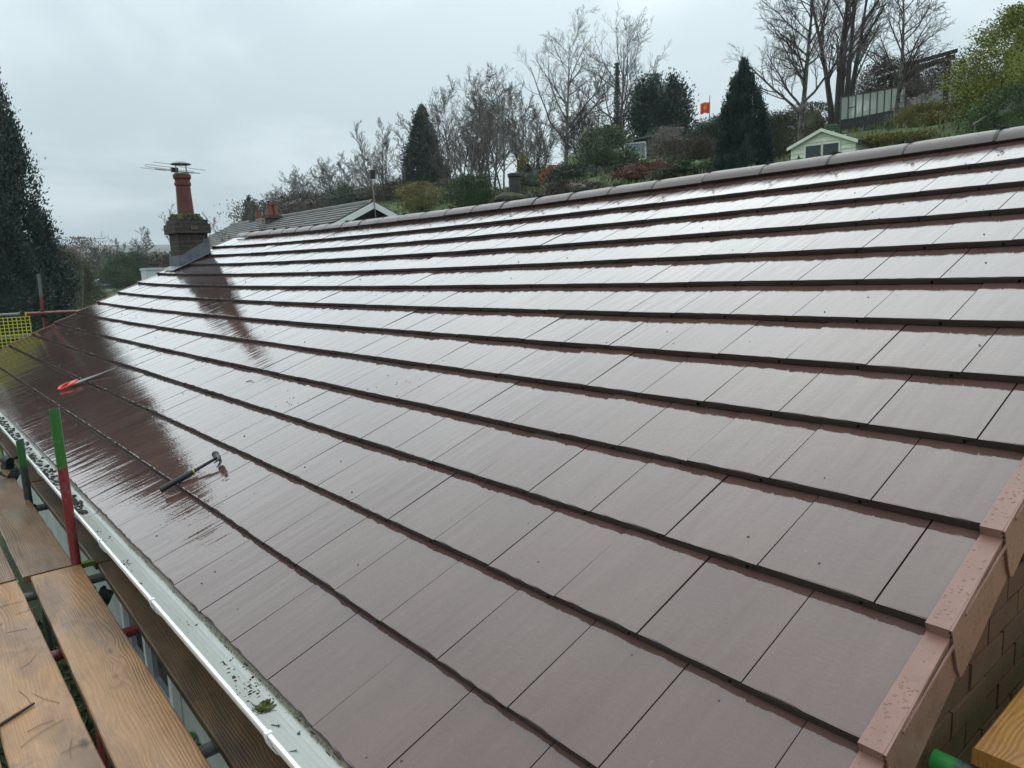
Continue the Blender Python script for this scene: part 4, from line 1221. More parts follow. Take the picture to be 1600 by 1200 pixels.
def branch_tubes(branches, sides):
    """branches as arrays: points (N, n, 3) and radii (N, n), or a list of single ones, into one V, F pair"""
    if isinstance(branches, list):
        branches = (np.stack([b[0] for b in branches]), np.stack([b[1] for b in branches]))
    P, Rr = branches
    N, n, _ = P.shape
    T = np.gradient(P, axis=1); T /= np.linalg.norm(T, axis=2)[..., None] + 1e-9
    e1 = np.cross(T, np.array([0.31, 0.87, 0.38])); e1 /= np.linalg.norm(e1, axis=2)[..., None] + 1e-9
    e2 = np.cross(T, e1)
    th = np.arange(sides) * 2 * math.pi / sides
    ring = P[:, :, None] + Rr[:, :, None, None] * (np.cos(th)[:, None] * e1[:, :, None] + np.sin(th)[:, None] * e2[:, :, None])
    i = np.arange(n - 1)[:, None] * sides + np.arange(sides)[None]
    j = np.arange(n - 1)[:, None] * sides + (np.arange(sides)[None] + 1) % sides
    f = np.stack([i, j, j + sides, i + sides], -1).reshape(-1, 4)
    F = (f[None] + (np.arange(N) * n * sides)[:, None, None]).reshape(-1, 4)
    return ring.reshape(-1, 3), F

def grow(seed, H, trunk_r, stems=1, lean=0.1, limb_n=14, limb_start=0.25, limb_len=0.42, limb_ang=42, levels=4, child_n=(0, 7, 5, 4), ratio=0.5, up=0.25, droop=0.0, wig=0.06, crown_bias=1.0, twig_r=0.006):
    """branching skeleton: the branches of each level as arrays"""
    rg = np.random.default_rng(seed)
    def curve(p0, d, L, r0, n, up_, wig_, r1, droop_):
        d = d / (np.linalg.norm(d, axis=1)[:, None] + 1e-9)
        P = [p0]
        for i in range(n):
            d = d + rg.normal(size=d.shape) * wig_
            d[:, 2] += up_ / n - droop_ * (i / n) / n * 2
            d = d / np.linalg.norm(d, axis=1)[:, None]
            P.append(P[-1] + d * (L / n)[:, None])
        t = np.linspace(0, 1, n + 1)[None]
        r1a = np.maximum(r0 * r1, twig_r * 0.35)
        return np.stack(P, 1), r0[:, None] * (1 - t) + r1a[:, None] * t
    az = np.arange(stems) * 2.4 + rg.uniform(0, 1, stems)
    ln = lean * (np.ones(1) if stems == 1 else rg.uniform(0.5, 1.5, stems))
    d = np.stack([np.cos(az) * ln, np.sin(az) * ln, np.ones(stems)], 1)
    off = np.stack([np.cos(az), np.sin(az), np.zeros(stems)], 1) * (trunk_r * 0.9 if stems > 1 else 0)
    L = H * np.concatenate([[1.0], rg.uniform(0.8, 1.0, stems - 1)])
    P, Rr = curve(off, d, L, np.full(stems, trunk_r * (1 if stems == 1 else 0.62)), 10, 0.05, 0.035, 0.10, 0.0)
    P[:, 0, 2] -= 0.3; Rr[:, 0] *= 1.35
    out = [(P, Rr)]
    for level in range(1, levels + 1):
        cn = limb_n if level == 1 else child_n[level - 1]
        if not cn: break
        f0 = limb_start if level == 1 else 0.18
        N, n, _ = P.shape
        f = np.minimum(f0 + (1 - f0) * ((np.arange(cn)[None] + rg.uniform(0, 1, (N, cn))) / cn) ** crown_bias, 0.97)
        pi = np.repeat(np.arange(N), cn); f = f.ravel()
        x = f * (n - 1); i = x.astype(int); t = (x - i)[:, None]; i2 = np.minimum(i + 1, n - 1)
        p0 = P[pi, i] * (1 - t) + P[pi, i2] * t
        r0 = Rr[pi, i] * (1 - t[:, 0]) + Rr[pi, i2] * t[:, 0]
        d = P[pi, i2] - P[pi, i]; d /= np.linalg.norm(d, axis=1)[:, None] + 1e-9
        a = rg.normal(size=d.shape); a -= d * (a * d).sum(1)[:, None]; a /= np.linalg.norm(a, axis=1)[:, None] + 1e-9
        M_ = len(f)
        ang = np.radians((limb_ang if level == 1 else 38) * rg.uniform(0.7, 1.25, M_))[:, None]
        nd = d * np.cos(ang) + a * np.sin(ang)
        if level == 1:
            LL = H * limb_len * rg.uniform(0.7, 1.15, M_) * (1.0 - 0.55 * np.maximum(0, (f - limb_start) / (1 - limb_start)))
        else:
            LL = L[pi] * ratio * rg.uniform(0.6, 1.25, M_) * (1.05 - 0.5 * f)
        rr0 = np.maximum(np.minimum(r0 * 0.62, LL * 0.022), twig_r * (1.0, 1.0, 0.9, 0.65, 0.42)[level])
        seg = (0, 6, 4, 3, 2)[level]
        P, Rr = curve(p0, nd, LL, rr0, seg, up, wig * (1 + 0.5 * level), 0.3, droop * (level / levels) ** 2)
        L = LL
        out.append((P, Rr))
    return out

def tree_meshes(name, lv, m_trunk, m_twig):
    V0, F0 = branch_tubes(lv[0], 8); V1, F1 = branch_tubes(lv[1], 5)
    tr = fast_mesh(name + '_trunk', np.concatenate([V0, V1]), np.concatenate([F0, F1 + len(V0)]), m_trunk, True)
    VV = []; FF = []; o = 0
    for l in lv[2:]:
        if len(l[0]):
            v, f = branch_tubes(l, 3); VV.append(v); FF.append(f + o); o += len(v)
    cr = fast_mesh(name + '_crown', np.concatenate(VV), np.concatenate(FF), m_twig, True)
    return tr, cr

def plant_tree(name, label, meshes, px, d, group=None, rot=0.0, scale=1.0, cat='tree', dz=0.0, sxy=1.0):
    X, Y = gxy(px, d)
    t = thing(name, label, cat, (X, Y, tz(X, Y) + dz), rot, group)
    t.scale = (scale * sxy, scale * sxy, scale)
    link('trunk', meshes[0], t); link('crown', meshes[1], t)
    return t
def tree_h(px, top, d):
    X, Y = gxy(px, d)
    return zat(px, top, d) - tz(X, Y)

# --- bare trees on the hill
def bare(name, label, px, top, d, seed, m1=None, m2=None, rot=0, **kw):
    H = tree_h(px, top, d)
    kw.setdefault('trunk_r', H * 0.016)
    if len(kw.get('child_n', ())) == 3: kw['child_n'] = kw['child_n'] + (5,)
    lv = grow(seed, H * 0.97, **kw)
    return plant_tree(name, label, tree_meshes(name, lv, m1 or M_BARK, m2 or M_TWIGM), px, d, rot=rot)
bare('bare_tree', 'tall bare tree with a straight grey stem above the orange bush', 886, 44, 64, 1, limb_n=20, limb_start=0.28, limb_len=0.50, limb_ang=44, up=0.30, child_n=(0, 8, 6, 4), twig_r=0.014, crown_bias=0.8, wig=0.075)
bare('bare_tree', 'broad bare tree with an ivy-clad stem beside the dark ivy mass', 966, 46, 68, 2, limb_n=24, limb_start=0.14, limb_len=0.60, limb_ang=46, up=0.28, child_n=(0, 8, 6, 4), twig_r=0.014, wig=0.075)
bare('bare_tree', 'fine-twigged bare tree nearest the tall dark conifer on its right', 733, 118, 68, 3, stems=2, lean=0.16, limb_n=15, limb_start=0.18, limb_len=0.52, limb_ang=42, up=0.3, child_n=(0, 7, 6, 4), twig_r=0.014, wig=0.075)
bare('bare_tree', 'bare tree second to the right of the tall dark conifer', 792, 114, 72, 4, stems=2, lean=0.14, limb_n=15, limb_start=0.2, limb_len=0.50, limb_ang=42, up=0.3, child_n=(0, 7, 6, 4), twig_r=0.014, wig=0.075)
bare('bare_tree', 'low arching bare tree forking just behind the ridge', 838, 168, 55, 15, M_BARKD, None, stems=3, lean=0.55, limb_n=9, limb_start=0.3, limb_len=0.45, limb_ang=45, up=0.25, child_n=(0, 7, 6), twig_r=0.013)
bare('bare_tree', 'small dense dark bare tree between the two tall bare ones', 918, 176, 60, 16, M_BARKD, M_BARKD, stems=2, lean=0.2, limb_n=14, limb_start=0.3, limb_len=0.5, limb_ang=55, up=0.15, child_n=(0, 9, 8), twig_r=0.013)
bare('bare_tree', 'slender purplish bare tree left of the tall dark conifer', 603, 190, 88, 6, M_BARK, M_TWIGP, stems=3, lean=0.16, limb_n=13, limb_start=0.15, limb_len=0.34, limb_ang=30, up=0.5, child_n=(0, 8, 6), twig_r=0.017)
bare('birch_tree', 'large birch with pale mottled trunk and drooping twigs behind the shed', 1245, -75, 33, 7, M_BIRCH, M_TWIGP, limb_n=24, limb_start=0.22, limb_len=0.42, limb_ang=52, up=0.5, droop=1.3, child_n=(0, 10, 9), twig_r=0.0085, lean=0.02)
bare('bare_tree', 'multi-stemmed dark bare tree rising between the two birches', 1302, -125, 41, 8, M_BARKD, M_TWIGM, stems=5, lean=0.17, limb_n=11, limb_start=0.28, limb_len=0.28, limb_ang=30, up=0.45, child_n=(0, 8, 7, 4), twig_r=0.011, trunk_r=0.27)
bare('birch_tree', 'slimmer birch with a pale trunk in front of the net fruit cage', 1388, -60, 37, 9, M_BIRCH, M_TWIGP, limb_n=22, limb_start=0.18, limb_len=0.42, limb_ang=55, up=0.35, droop=1.5, child_n=(0, 9, 9), twig_r=0.0085, lean=0.03)
bare('bare_tree', 'small bare tree with curving low branches beside the slim birch', 1432, 120, 36, 10, M_BARK, M_TWIGP, stems=2, lean=0.3, limb_n=10, limb_start=0.3, limb_len=0.6, limb_ang=65, up=0.1, droop=0.8, child_n=(0, 7, 6), twig_r=0.008)
bare('bare_tree', 'spreading bare tree behind the round evergreen in the valley', 212, 364, 128, 11, M_BARK, M_TWIGM, stems=3, lean=0.3, limb_n=11, limb_start=0.2, limb_len=0.5, limb_ang=45, up=0.3, child_n=(0, 7, 6), twig_r=0.030)
bare('shrub', 'bare shrub with reddish buds behind the chimney', 340, 330, 19, 12, M_TWIGM, mat_bark('red_bud', (0.10, 0.05, 0.045), (0.15, 0.085, 0.075)), stems=4, lean=0.25, limb_n=9, limb_start=0.3, limb_len=0.25, limb_ang=30, up=0.4, child_n=(0, 6, 5), twig_r=0.006, trunk_r=0.05)
bare('bare_tree', 'bare pale branches reaching out from behind the big left conifer', 96, 334, 27, 13, M_TWIGM, M_TWIGM, stems=2, lean=0.25, limb_n=6, limb_start=0.62, limb_len=0.26, limb_ang=55, up=0.3, child_n=(0, 5, 4, 2), twig_r=0.008, trunk_r=0.06)

# --- the far wood: a dozen and more individual trees from three patterns
pro = []
for s in range(3):
    lv = grow(60 + s, 10.0, 0.17, stems=2, lean=0.16, limb_n=14, limb_start=0.12, limb_len=0.40, limb_ang=40, up=0.35, child_n=(0, 7, 6, 4), twig_r=0.024)
    pro.append(tree_meshes('wood_tree', lv, M_BARK, M_TWIGM if s else M_TWIGP))
random.seed(77)
wood = [(416, 322, 118), (432, 302, 112), (446, 296, 120), (462, 282, 110), (478, 276, 122), (494, 272, 112), (508, 274, 118), (524, 262, 108), (538, 262, 118), (552, 252, 106), (566, 250, 114), (582, 250, 104), (622, 236, 100), (640, 240, 96), (545, 300, 96), (500, 305, 102), (455, 318, 106), (630, 290, 92),
        (702, 178, 84), (760, 165, 88), (700, 235, 76), (850, 200, 84),
        (655, 215, 92), (720, 150, 90), (745, 140, 86), (775, 150, 92), (815, 150, 90), (835, 165, 86), (925, 120, 96), (1000, 110, 98), (905, 150, 92)]
ORD = ['first', 'second', 'third', 'fourth', 'fifth', 'sixth', 'seventh', 'eighth', 'ninth', 'tenth', 'eleventh', 'twelfth', 'thirteenth', 'fourteenth', 'fifteenth', 'sixteenth', 'seventeenth', 'eighteenth']
BEHIND = ['tall grey bare tree back to back with the tall dark conifer', 'tall grey bare tree behind, between the two fine-twigged pairs', 'short grey bare tree just right of the conifer foot', 'grey bare tree behind the low arching one',
          'faint bare tree peeping out left behind the tall conifer', 'faint bare tree behind the nearest fine-twigged pair, its left one', 'faint bare tree behind the nearest fine-twigged pair, its middle one', 'faint bare tree behind the nearest fine-twigged pair, its right one', 'faint bare tree behind the second fine-twigged pair', 'faint bare tree left of the low arching one', 'faint bare tree standing between the two tallest ones', 'faint bare tree just left of the dark ivy mass', 'faint bare tree behind the small dense dark one']
for i, (px, top, d) in enumerate(wood):
    H = tree_h(px, top, d)
    if i < 18:
        k_ = sorted(q[0] for q in wood[:18]).index(px)
        lab = 'grey bare tree of the far wood, %s from the left' % ORD[k_]
    else:
        lab = BEHIND[i - 18]
    plant_tree('bare_tree', lab, pro[i % 3], px, d, 'bare trees of the far wood' if i < 18 else 'bare trees behind the hilltop trees', random.uniform(0, 6), H / 10.0, sxy=random.uniform(1.0, 1.35))

# --- leafy plants
def crown_points(n, shape, seed, clumps=40, clump_r=0.22, shell=0.55):
    """points in clumps through a unit-radius column; shape(h) gives the relative radius at height h 0..1"""
    rg = np.random.default_rng(seed)
    ch_ = rg.uniform(0.02, 0.98, clumps); ca = rg.uniform(0, 2 * math.pi, clumps)
    cr = shape(ch_) * np.sqrt(rg.uniform(shell ** 2, 1.0, clumps))
    idx = rg.integers(0, clumps, n)
    g = rg.normal(size=(n, 3)) * clump_r
    X = cr[idx] * np.cos(ca[idx]) + g[:, 0] * (0.35 + 0.65 * shape(ch_[idx])); Y = cr[idx] * np.sin(ca[idx]) + g[:, 1] * (0.35 + 0.65 * shape(ch_[idx])); Z = ch_[idx] + g[:, 2] * 0.45
    return np.stack([X, Y, np.clip(Z, 0.0, 1.06)], 1)
def core_mesh(shape, R, H, k, seed, n=14, m=10):
    rg = np.random.default_rng(seed)
    V = []; F = []
    for i in range(m + 1):
        hh = i / m
        for j in range(n):
            t = 2 * math.pi * j / n
            r = float(shape(np.array([min(max(hh, 0.02), 0.98)]))[0]) * R * k * rg.uniform(0.75, 1.1) * (0.02 if i == m else 1)
            V.append((r * math.cos(t), r * math.sin(t), hh * H * 0.96))
    for i in range(m):
        for j in range(n):
            F.append((i * n + j, i * n + (j + 1) % n, (i + 1) * n + (j + 1) % n, (i + 1) * n + j))
    return np.array(V), np.array(F)
def leafy(name, label, px, top, d, hw, mat, n=6000, leaf=0.05, shape=None, seed=1, clumps=40, clump_r=0.22, core=0.6, cat='bush', bottom=None, updir=0.3, group=None, aspect=1.7, ell=1.0, m_stem=None, trunk=0.0, shell=0.55, rot=0.0):
    leaf *= 0.62; n = int(n * 1.9)
    X, Y = gxy(px, d)
    z0 = tz(X, Y) if bottom is None else zat(px, bottom, d)
    zt = zat(px, top, d)
    zb_ = z0
    H = zt - zb_; R = hw * d / FPX * 1.02
    shape = shape or (lambda h: np.sqrt(np.clip(1 - ((h - 0.42) / 0.60) ** 2, 0.0, 1)))
    tr_h = trunk
    t = thing(name, label, cat, (X, Y, min(z0, tz(X, Y)) if bottom is None else tz(X, Y)), rot, group)
    bz = zb_ - t.location.z
    P = crown_points(n, shape, seed, clumps, clump_r, shell)
    c = P * np.array([R, R * ell, H]) + np.array([0, 0, bz])
    out = c - np.array([0, 0, bz + H * 0.4]); out[:, 2] *= 0.5
    out /= np.linalg.norm(out, axis=1)[:, None] + 1e-6
    Vv, Ff = leaf_quads(c, leaf, out + np.array([0, 0, updir]), aspect, 0.9, np.random.default_rng(seed + 5))
    if core:
        Vc, Fc = core_mesh(shape, R, H, core, seed)
        Vc[:, 1] *= ell; Vc[:, 2] += bz
        Ff = np.concatenate([Ff, Fc + len(Vv)]); Vv = np.concatenate([Vv, Vc])
    link('crown', fast_mesh(name + '_crown', Vv, Ff, mat), t)
    rg = np.random.default_rng(seed + 9)
    brs = []
    hgt = bz + H * 0.75
    for s in range(3):
        P0 = np.array([rg.normal() * 0.04 * R, rg.normal() * 0.04 * R, -0.2]); P1 = np.array([rg.normal() * 0.25 * R, rg.normal() * 0.25 * R, hgt])
        tt = np.linspace(0, 1, 6)[:, None]
        brs.append((P0 + (P1 - P0) * tt + rg.normal(size=(6, 3)) * 0.02 * R, np.linspace(max(0.03, 0.05 * R), 0.01, 6)))
    v, f = branch_tubes(brs, 6)
    link('trunk', fast_mesh(name + '_trunk', v, f, m_stem or M_BARKD, True), t)
    return t
cone = lambda h: np.clip((1 - h) ** 0.75 * (0.72 + 0.5 * np.clip(h * 6, 0, 0.55)), 0.02, 1)
col_ = lambda h: np.clip((1 - h ** 2.6) ** 0.9 * (0.80 + 0.25 * np.sin(h * 3.0)), 0.03, 1)
L_LEY = mat_leaf('leylandii', (0.030, 0.047, 0.044), (0.085, 0.118, 0.105))
L_CYP = mat_leaf('cypress', (0.012, 0.030, 0.025), (0.034, 0.072, 0.052))
L_CON = mat_leaf('spruce', (0.018, 0.036, 0.024), (0.050, 0.085, 0.048))
L_IVY = mat_leaf('ivy', (0.014, 0.032, 0.022), (0.042, 0.075, 0.042), 0.35)
L_LAU = mat_leaf('laurel', (0.045, 0.075, 0.026), (0.14, 0.18, 0.075), 0.35)
L_HAW = mat_leaf('hawthorn', (0.12, 0.145, 0.018), (0.34, 0.36, 0.055))
L_YEL = mat_leaf('yellow_green', (0.12, 0.115, 0.026), (0.30, 0.26, 0.065))
L_FOR = mat_leaf('forsythia', (0.35, 0.28, 0.01), (0.70, 0.60, 0.03))
L_BRN = mat_leaf('brown_twigs', (0.065, 0.052, 0.038), (0.15, 0.118, 0.085))
L_RUS = mat_leaf('beech_rust', (0.12, 0.050, 0.032), (0.26, 0.12, 0.075))
L_ORA = mat_leaf('orange_foliage', (0.22, 0.085, 0.022), (0.42, 0.19, 0.05))
L_GRN = mat_leaf('mid_green', (0.036, 0.070, 0.022), (0.105, 0.165, 0.045))
L_DKG = mat_leaf('dark_shrub', (0.026, 0.042, 0.026), (0.075, 0.100, 0.055))
L_BLO = mat_leaf('blossom', (0.10, 0.085, 0.065), (0.38, 0.34, 0.31))
L_HDG = mat_leaf('hedge', (0.045, 0.056, 0.024), (0.155, 0.165, 0.080))

leafy('conifer_tree', 'huge dark conifer hedge tree filling the left edge', -32, -32, 24, 124, L_LEY, 90000, 0.055, lambda h: np.clip((1 - h) ** 0.64 * (0.96 + 0.07 * np.sin(h * 23)), 0.02, 1), 101, 520, 0.052, 0.72, 'tree', shell=0.80, updir=0.9, aspect=2.4)
leafy('cypress_tree', 'dark green column cypress standing left of the pale shed', 1157, 104, 30, 40, L_CYP, 34000, 0.05, lambda h: np.clip((1 - h ** 1.7) ** 0.75 * 0.98, 0.03, 1), 102, 130, 0.085, 0.66, 'tree', shell=0.82, updir=1.2, aspect=2.4)
leafy('conifer_tree', 'tall dark green conifer standing apart in the hilltop row', 672, 174, 78, 42, L_CON, 17000, 0.18, cone, 107, 110, 0.10, 0.5, 'tree', shell=0.6, updir=-0.2, aspect=2.0)
leafy('conifer_tree', 'small dark conifer at the left end of the far wood', 400, 312, 108, 17, L_CON, 2500, 0.30, cone, 104, 30, 0.14, 0.6, 'tree')
leafy('ivy_clad_tree', 'rounded leaning tree smothered in dark ivy near the flag', 1036, 122, 62, 44, L_IVY, 16000, 0.17, lambda h: np.clip(np.sqrt(np.clip(1 - ((h - 0.6) / 0.42) ** 2, 0, 1)) * 0.98 + 0.42 * (h < 0.5), 0.05, 1), 105, 70, 0.16, 0.8, 'tree')
leafy('ivy', 'ivy climbing the stem of the broad bare tree', 968, 112, 67.6, 9, L_IVY, 3500, 0.14, lambda h: np.clip((1 - h) ** 0.7, 0.05, 1), 106, 40, 0.25, 0.4, 'ivy')
leafy('bush', 'large glossy green laurel bush in front of the cabin', 946, 206, 45, 44, L_LAU, 12000, 0.11, None, 107, 60, 0.20, 0.75)
leafy('bush', 'dark green shrub below the laurel at the ridge', 905, 262, 42, 40, L_DKG, 5000, 0.10, None, 108, 40, 0.2, 0.7)
leafy('bush', 'orange-leaved bush at the foot of the tall bare tree', 869, 262, 44, 17, L_ORA, 2600, 0.08, None, 109, 24, 0.25, 0.3)
leafy('bush', 'upright yellowish bush behind the rear chimney pot', 822, 244, 50, 10, L_YEL, 1800, 0.10, col_, 110, 24, 0.25, 0.3)
leafy('bush', 'dark green bush right of the rear chimney pot', 838, 262, 46, 26, L_DKG, 3500, 0.10, None, 111, 30, 0.22, 0.6)
leafy('bush', 'mid green bush left of the rear chimney pot', 752, 278, 44, 46, L_GRN, 6000, 0.09, None, 112, 45, 0.2, 0.5)
leafy('bush', 'yellow-green bush at the foot of the tall dark conifer', 668, 288, 52, 36, L_YEL, 4500, 0.09, None, 113, 40, 0.2, 0.4)
leafy('bush', 'brown twiggy bush right of the yellow-green one', 716, 282, 56, 34, L_BRN, 4500, 0.10, None, 114, 40, 0.2, 0.3, updir=0.8)
leafy('bush', 'dark thicket below the slender purplish tree', 575, 290, 78, 46, L_DKG, 5000, 0.16, None, 115, 45, 0.2, 0.5)
leafy('bush', 'brown thicket at the foot of the far wood', 628, 288, 74, 44, L_BRN, 5000, 0.16, None, 116, 45, 0.2, 0.3, updir=0.8)
leafy('bush', 'long brown undergrowth along the far wood', 480, 308, 100, 78, L_BRN, 7000, 0.25, None, 117, 60, 0.2, 0.4, updir=0.9)
leafy('hedge', 'rust-brown beech hedge sloping down to the ridge', 1010, 258, 36, 42, L_RUS, 6000, 0.075, None, 118, 45, 0.2, 0.7, 'hedge')
leafy('shrub', 'pale blossom shrub below the ivy-clad tree', 1048, 203, 46, 34, L_BLO, 5000, 0.07, None, 119, 40, 0.22, 0.0, 'shrub', updir=0.8)
leafy('bush', 'dark bare-looking shrub left of the column cypress', 1108, 186, 40, 34, L_DKG, 6000, 0.075, None, 120, 40, 0.22, 0.4, updir=0.9)
leafy('bush', 'brown scrub between the blossom shrub and the cypress', 1075, 214, 38, 40, L_BRN, 6000, 0.07, None, 121, 40, 0.22, 0.3, updir=0.9)
leafy('bush', 'fresh green low bush beside the small white post', 1088, 250, 33, 30, L_GRN, 3500, 0.06, None, 122, 30, 0.22, 0.5)
leafy('bush', 'olive bush between the cypress and the big birch', 1212, 182, 36, 32, L_HDG, 7000, 0.06, None, 123, 45, 0.22, 0.5)
leafy('bush', 'dark bush behind the birch trunk', 1262, 168, 42, 44, L_HDG, 6000, 0.07, None, 124, 45, 0.22, 0.4)
leafy('bush', 'yellow-brown scrub in front of the grey fence', 1446, 168, 34, 46, L_YEL, 9000, 0.05, None, 125, 60, 0.2, 0.25, updir=0.8)
leafy('bush', 'low yellow-brown scrub on the lawn edge', 1392, 212, 29, 44, L_YEL, 8000, 0.045, None, 126, 60, 0.2, 0.2, updir=0.8)
leafy('bush', 'dark red-brown shrub left of the bright hawthorn', 1528, 120, 32, 34, mat_leaf('redbrown', (0.035, 0.022, 0.016), (0.11, 0.055, 0.035)), 7000, 0.05, None, 127, 50, 0.2, 0.5)
leafy('hawthorn_tree', 'bright yellow-green hawthorn coming into leaf at the right edge', 1590, 28, 30, 92, L_HAW, 24000, 0.065, None, 128, 120, 0.13, 0.35, 'tree', bottom=200)
leafy('bush', 'dark green bush under the hawthorn', 1590, 138, 27, 60, L_GRN, 12000, 0.05, None, 129, 60, 0.2, 0.6)
leafy('bramble', 'dark bramble mass heaped over the pergola', 1405, 94, 46.5, 58, L_BRN, 12000, 0.075, None, 130, 70, 0.2, 0.3, 'bramble', bottom=158, updir=0.6)
leafy('bush', 'grey-green bramble below the pergola', 1420, 134, 52, 60, L_DKG, 8000, 0.075, None, 131, 60, 0.2, 0.3)
leafy('hedge', 'clipped olive hedge bush beyond the far scaffold', 112, 402, 36, 40, L_HDG, 22000, 0.05, lambda h: np.clip((1 - h ** 5) * 0.98, 0.05, 1), 132, 220, 0.09, 0.62, 'hedge', shell=0.8)
leafy('bush', 'green bush between the conifer and the olive hedge', 78, 440, 29, 22, L_DKG, 6000, 0.06, None, 133, 40, 0.2, 0.7)
leafy('bush', 'bright yellow flowering bush beside the street lamp', 86, 420, 40, 9, L_FOR, 900, 0.055, None, 134, 16, 0.25, 0.2)
leafy('bush', 'round dark evergreen next to the blue car', 204, 398, 120, 34, L_GRN, 14000, 0.20, None, 135, 90, 0.14, 0.62)
leafy('bush', 'dark shrub left of the round evergreen', 163, 392, 155, 20, L_DKG, 4000, 0.24, None, 136, 40, 0.2, 0.6)
leafy('bush', 'brown hedgerow in the valley behind the olive hedge', 108, 378, 160, 58, L_BRN, 6000, 0.30, None, 137, 60, 0.2, 0.4, updir=0.9)
leafy('bush', 'brown scrub below the chimney in the valley', 275, 398, 120, 40, L_BRN, 4000, 0.28, None, 138, 45, 0.2, 0.5, updir=0.9)

leafy('bush', 'low dark undergrowth above the ridge under the laurel', 985, 272, 40, 46, L_DKG, 5000, 0.075, None, 141, 50, 0.2, 0.5)
leafy('bush', 'olive undergrowth above the ridge left of the orange bush', 820, 296, 38, 40, L_HDG, 5000, 0.07, None, 142, 50, 0.2, 0.5)
leafy('bush', 'brown undergrowth at the ridge below the orange bush', 900, 284, 36, 44, L_BRN, 5000, 0.07, None, 143, 50, 0.2, 0.5, updir=0.8)
leafy('bush', 'green undergrowth right of the rust-brown hedge', 1058, 262, 33, 34, L_HDG, 4500, 0.06, None, 144, 40, 0.2, 0.5)
leafy('bush', 'dark scrub behind the shed roof', 1330, 208, 36, 30, L_HDG, 3000, 0.06, None, 145, 30, 0.2, 0.4, bottom=216)

# rough grass over the hillside
rg_ = np.random.default_rng(12)
gx_ = rg_.uniform(9, 60, 60000); gy_ = rg_.uniform(-6, 75, 60000)
gz_ = np.concatenate([terrain(gx_[i:i + 5000], gy_[i:i + 5000]) for i in range(0, 60000, 5000)])
Vg, Fg = leaf_quads(np.stack([gx_, gy_, gz_ - 0.02], 1), 0.085, np.array([0, 0, 1.6]), 2.6, 0.8, rg_)
tag(link('rough_grass', fast_mesh('rough_grass', Vg, Fg, mat_leaf('rough_grass', (0.06, 0.082, 0.022), (0.17, 0.205, 0.060)))), 'tufty rough grass covering the hillside gardens', 'grass', kind='stuff')
# ------------------------------------------------------------------ garden buildings on the hill
M_SHED = mat_plain('pale_green_paint', (0.72, 0.76, 0.62), 0.6, 0.08, 6)
M_SHEDR = mat_plain('mossy_felt', (0.10, 0.11, 0.09), 0.9, 0.3, 4)
M_WHITE = mat_plain('white_paint', (0.72, 0.75, 0.74), 0.5, 0.06)
M_DARKW = mat_plain('navy_boards', (0.018, 0.022, 0.030), 0.7, 0.3, 5)
def frame_at(px, d, yaw_off=0.0):
    """ground point at a pixel column and distance, and a yaw whose -Y axis faces the camera"""
    X, Y = gxy(px, d)
    az = math.atan2(X - CAM_POS[0], Y - CAM_POS[1])
    return X, Y, -az + yaw_off
d_ = 26.0
X, Y, yw = frame_at(1279, d_, -0.30)
zs = zat(1279, 268, d_)
shed = thing('shed', 'pale green weatherboard shed with two dark windows below the birch', 'shed', (X, Y, zs - 0.55), yw)
SW, SE, SAx = 1.96, 1.40, 1.80       # width, eaves and apex heights above the base
ex_ = 0.0
body = MB(); body.prism([(-SW / 2, 0), (SW / 2, 0), (SW / 2, SE), (-0.02, SAx), (-SW / 2, SE)], 0.02, 1.9, 'y'); body.obj('wall', M_SHED, shed)
zb = 0.0
while zb < SAx - 0.1:
    half = SW / 2 if zb < SE - 0.05 else SW / 2 * (SAx - zb - 0.06) / (SAx - SE) - 0.02
    if half > 0.06:
        vv = [(-half, -0.012, zb), (half, -0.012, zb), (half, 0.018, zb), (-half, 0.018, zb), (-half, 0.010, zb + 0.135), (half, 0.010, zb + 0.135), (half, 0.018, zb + 0.135), (-half, 0.018, zb + 0.135)]
        MB().add(vv, [(0, 3, 2, 1), (4, 5, 6, 7), (0, 1, 5, 4), (1, 2, 6, 5), (2, 3, 7, 6), (3, 0, 4, 7)]).obj('board', M_SHED, shed)
    zb += 0.145
zb = 0.0
while zb < SE - 0.1:
    vv = [(SW / 2 + 0.012, 0.03, zb), (SW / 2 + 0.012, 1.89, zb), (SW / 2 - 0.004, 1.89, zb), (SW / 2 - 0.004, 0.03, zb), (SW / 2 + 0.003, 0.03, zb + 0.135), (SW / 2 + 0.003, 1.89, zb + 0.135), (SW / 2 - 0.004, 1.89, zb + 0.135), (SW / 2 - 0.004, 0.03, zb + 0.135)]
    MB().add(vv, [(0, 3, 2, 1), (4, 5, 6, 7), (0, 1, 5, 4), (1, 2, 6, 5), (2, 3, 7, 6), (3, 0, 4, 7)]).obj('board', M_SHED, shed)
    zb += 0.145
for xa in (-0.50, 0.03):
    w_ = MB().box((xa, -0.030, 0.72), (xa + 0.46, -0.014, 1.36)).obj('window', M_GLASS_DARK, shed)
    fr = MB()
    for lo, hi in (((xa - 0.05, -0.036, 0.68), (xa - 0.002, -0.012, 1.42)), ((xa + 0.462, -0.036, 0.68), (xa + 0.51, -0.012, 1.42)), ((xa - 0.002, -0.035, 1.362), (xa + 0.462, -0.0125, 1.42)), ((xa - 0.002, -0.035, 0.68), (xa + 0.462, -0.0125, 0.718))):
        fr.box(lo, hi)
    fr.obj('frame', M_SHED, w_)
rf = MB()
for s in (-1, 1):
    a0 = np.array([-0.02, SAx + 0.02]); a1 = np.array([s * (SW / 2 + 0.09), SE - 0.045])
    nn_ = np.array([-(a1 - a0)[1], (a1 - a0)[0]]) * s; nn_ = nn_ / np.linalg.norm(nn_) * 0.03
    rf.prism([tuple(a0), tuple(a1), tuple(a1 + nn_), tuple(a0 + nn_)], -0.10, 2.0, 'y')
